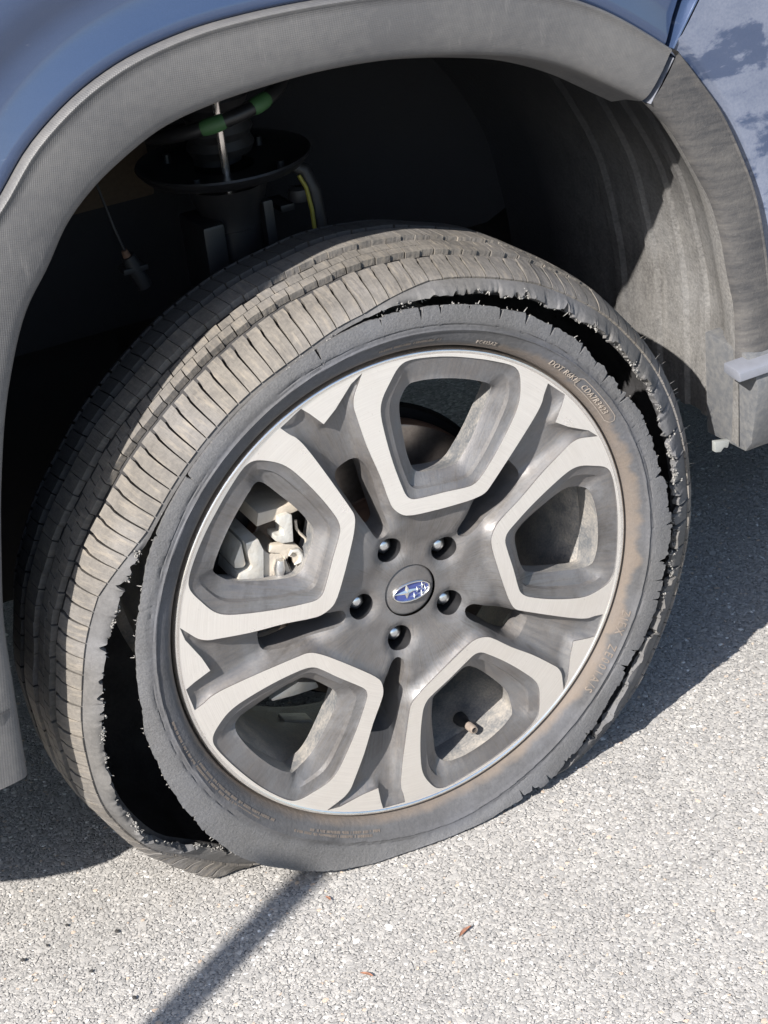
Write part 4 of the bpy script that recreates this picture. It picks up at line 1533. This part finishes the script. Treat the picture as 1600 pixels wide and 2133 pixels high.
ring_text('raised_lettering', 'DOT R6KH', .0078, .2522, 49.6, M['letter'], tyre, spacing=1.1)
ring_text('raised_lettering', 'CDA7R3423', .0078, .2522, 38.6, M['letter'], tyre, spacing=1.1)
ring_text('raised_lettering', 'PC435AZ', .0052, .2512, 69.2, M['letter'], tyre, spacing=1.1)
ring_text('raised_lettering', 'ZIEX  ZE001A/S', .0105, .2540, -24, M['letterd'], tyre, lift=.0002, spacing=1.35)
# oval frame round the code
V, F = [], []
ov = []
for i in range(60):
    a = 2 * math.pi * i / 60
    L2, hh = .0285, .0045
    x = max(min(math.cos(a) * .035, L2), -L2)
    ov.append((x + (hh * math.cos(a) if abs(x) >= L2 else 0), hh * max(min(math.sin(a) * 3, 1), -1) if abs(x) < L2 else hh * math.sin(a) * 1.0))
for x, zz in ov:
    for s in (.0, .0007):
        k = 1 + s / .0045
        th = math.radians(39.2) - (x * (1 + s / .03) + .0255) / .2552
        r = .2552 + zz * k
        V.append((r * math.cos(th), float(side_y(np.array([r]), np.array([th]))[0]) - .0008, HUB + r * math.sin(th)))
F = [(2 * i, 2 * i + 1, 2 * ((i + 1) % 60) + 1, 2 * ((i + 1) % 60)) for i in range(60)]
mk('raised_frame', V, F, M['letter'], tyre, smooth=False)
# worn, illegible small print: two rows of raised ticks low on the front of the sidewall and along the bottom
V, F = [], []
for r0_, d0, d1 in ((.2600, -172, -138), (.2560, -160, -134), (.2590, -128, -108), (.2555, -124, -106), (.2545, 78, 92)):
    d = d0
    while d < d1:
        wd = gi.uniform(.18, .42)
        if gi.random() < .86:
            hgt = .0024 if gi.random() < .85 else .0016
            b = len(V)
            for (dd_, rr_) in ((0, 0), (wd * .7, 0), (wd * .7, hgt), (0, hgt)):
                th = math.radians(d + dd_)
                r = r0_ + rr_
                V.append((r * math.cos(th), float(side_y(np.array([r]), np.array([th]))[0]) - .0007, max(HUB + r * math.sin(th), .003)))
            F.append((b, b + 1, b + 2, b + 3))
        d += wd
mk('worn_print', V, F, M['letterd'], tyre, smooth=False, kind='stuff')

# ------------------------------------------------------------------ loose things on the asphalt
def leaf(name, x, y, L, W, ang, mat, label, curl=.25, z=.0022):
    n = 9
    V = []
    for i in range(n):
        s = i / (n - 1)
        wdt = W * math.sin(math.pi * min(max(s, .02), .98)) ** .7 * (1 - .25 * s)
        for q in (-1, -.4, .4, 1):
            lx, ly = (s - .5) * L, q * wdt / 2 + .10 * L * math.sin(s * 3)
            V.append((x + lx * math.cos(ang) - ly * math.sin(ang), y + lx * math.sin(ang) + ly * math.cos(ang), z + abs(q) ** 2 * W * curl + .10 * L * (s - .4) ** 2))
    F = grid_faces(n, 4)
    k = len(V)
    V += [(a, b, c - .0004) for a, b, c in V]
    F2 = [tuple(k + i for i in f[::-1]) for f in F]
    rim = [i * 4 for i in range(n)] + [(n - 1) * 4 + q for q in (1, 2, 3)] + [i * 4 + 3 for i in range(n - 2, -1, -1)] + [2, 1]
    F3 = [(rim[i], k + rim[i], k + rim[(i + 1) % len(rim)], rim[(i + 1) % len(rim)]) for i in range(len(rim))]
    o = fix_normals(mk(name, V, F + F2 + F3, mat))
    thing(o, label, 'leaf', 'dry leaf bits on the asphalt')
    return o


leaf('leaf_fragment', -.060, -.160, .017, .0045, .35, M['leaf'], 'rusty red dry leaf sliver with a dark tip, largest on the asphalt')
leaf('leaf_fragment', -.165, -.158, .013, .0034, -.95, M['leaf'], 'thin rusty leaf sliver nearest the bottom edge of the picture')
leaf('leaf_fragment', -.147, -.041, .008, .003, -1.4, M['leaf'], 'tiny curled leaf bit closest below the tyre')
for k, (x, y, s) in enumerate(((-.379, .075, .0052), (-.340, .037, .0060), (-.432, .051, .006), (-.381, -.002, .0055), (-.359, -.060, .0058),
                               (-.405, .058, .0042))):
    me_items = []
    b = bmesh.new()
    bmesh.ops.create_icosphere(b, subdivisions=2, radius=s * .34)
    for v_ in b.verts:
        f_ = 1 + random.uniform(-.28, .28)
        v_.co = Vector((v_.co.x * f_ * 1.25, v_.co.y * f_, v_.co.z * f_ * .55))
    me = bpy.data.meshes.new('tar_crumb')
    b.to_mesh(me)
    b.free()
    me.materials.append(M['tar'])
    o = bpy.data.objects.new('tar_crumb', me)
    o.location = (x, y, s * .3)
    o.rotation_euler = (0, 0, random.uniform(0, 6))
    COL.objects.link(o)
    thing(o, 'tiny black crumb on the sunlit asphalt left of the pole shadow', 'crumb', 'black crumbs on the asphalt')

# the slim post beside the photographer whose shadow crosses the asphalt up to the tyre
tip_g = Vector((-.137, .009, .0))
dirg = Vector((1.08, .59)).normalized()
h = 1.25
lean = Vector((.0, .0))
ratio = Vector((1.08, .59))
Ls = h * ratio.length
bx = tip_g.x - dirg.x * Ls
by = tip_g.y - dirg.y * Ls
post = bpy.data.objects.new('marker_post', None)
COL.objects.link(post)
post.location = (bx, by, 0)
thing(post, 'slim grey post just outside the picture, casting the narrow shadow across the asphalt', 'post')
tube('post_pole', [(0, 0, 0), (lean.x * h, lean.y * h, h)], [.022, .018], M['steel'], post, 24)
lathe('post_foot', [(0, .012), (.03, .012), (.034, .009), (.035, .0005)], M['blackp'], post, 24, 'Z', (0, 0, 0))
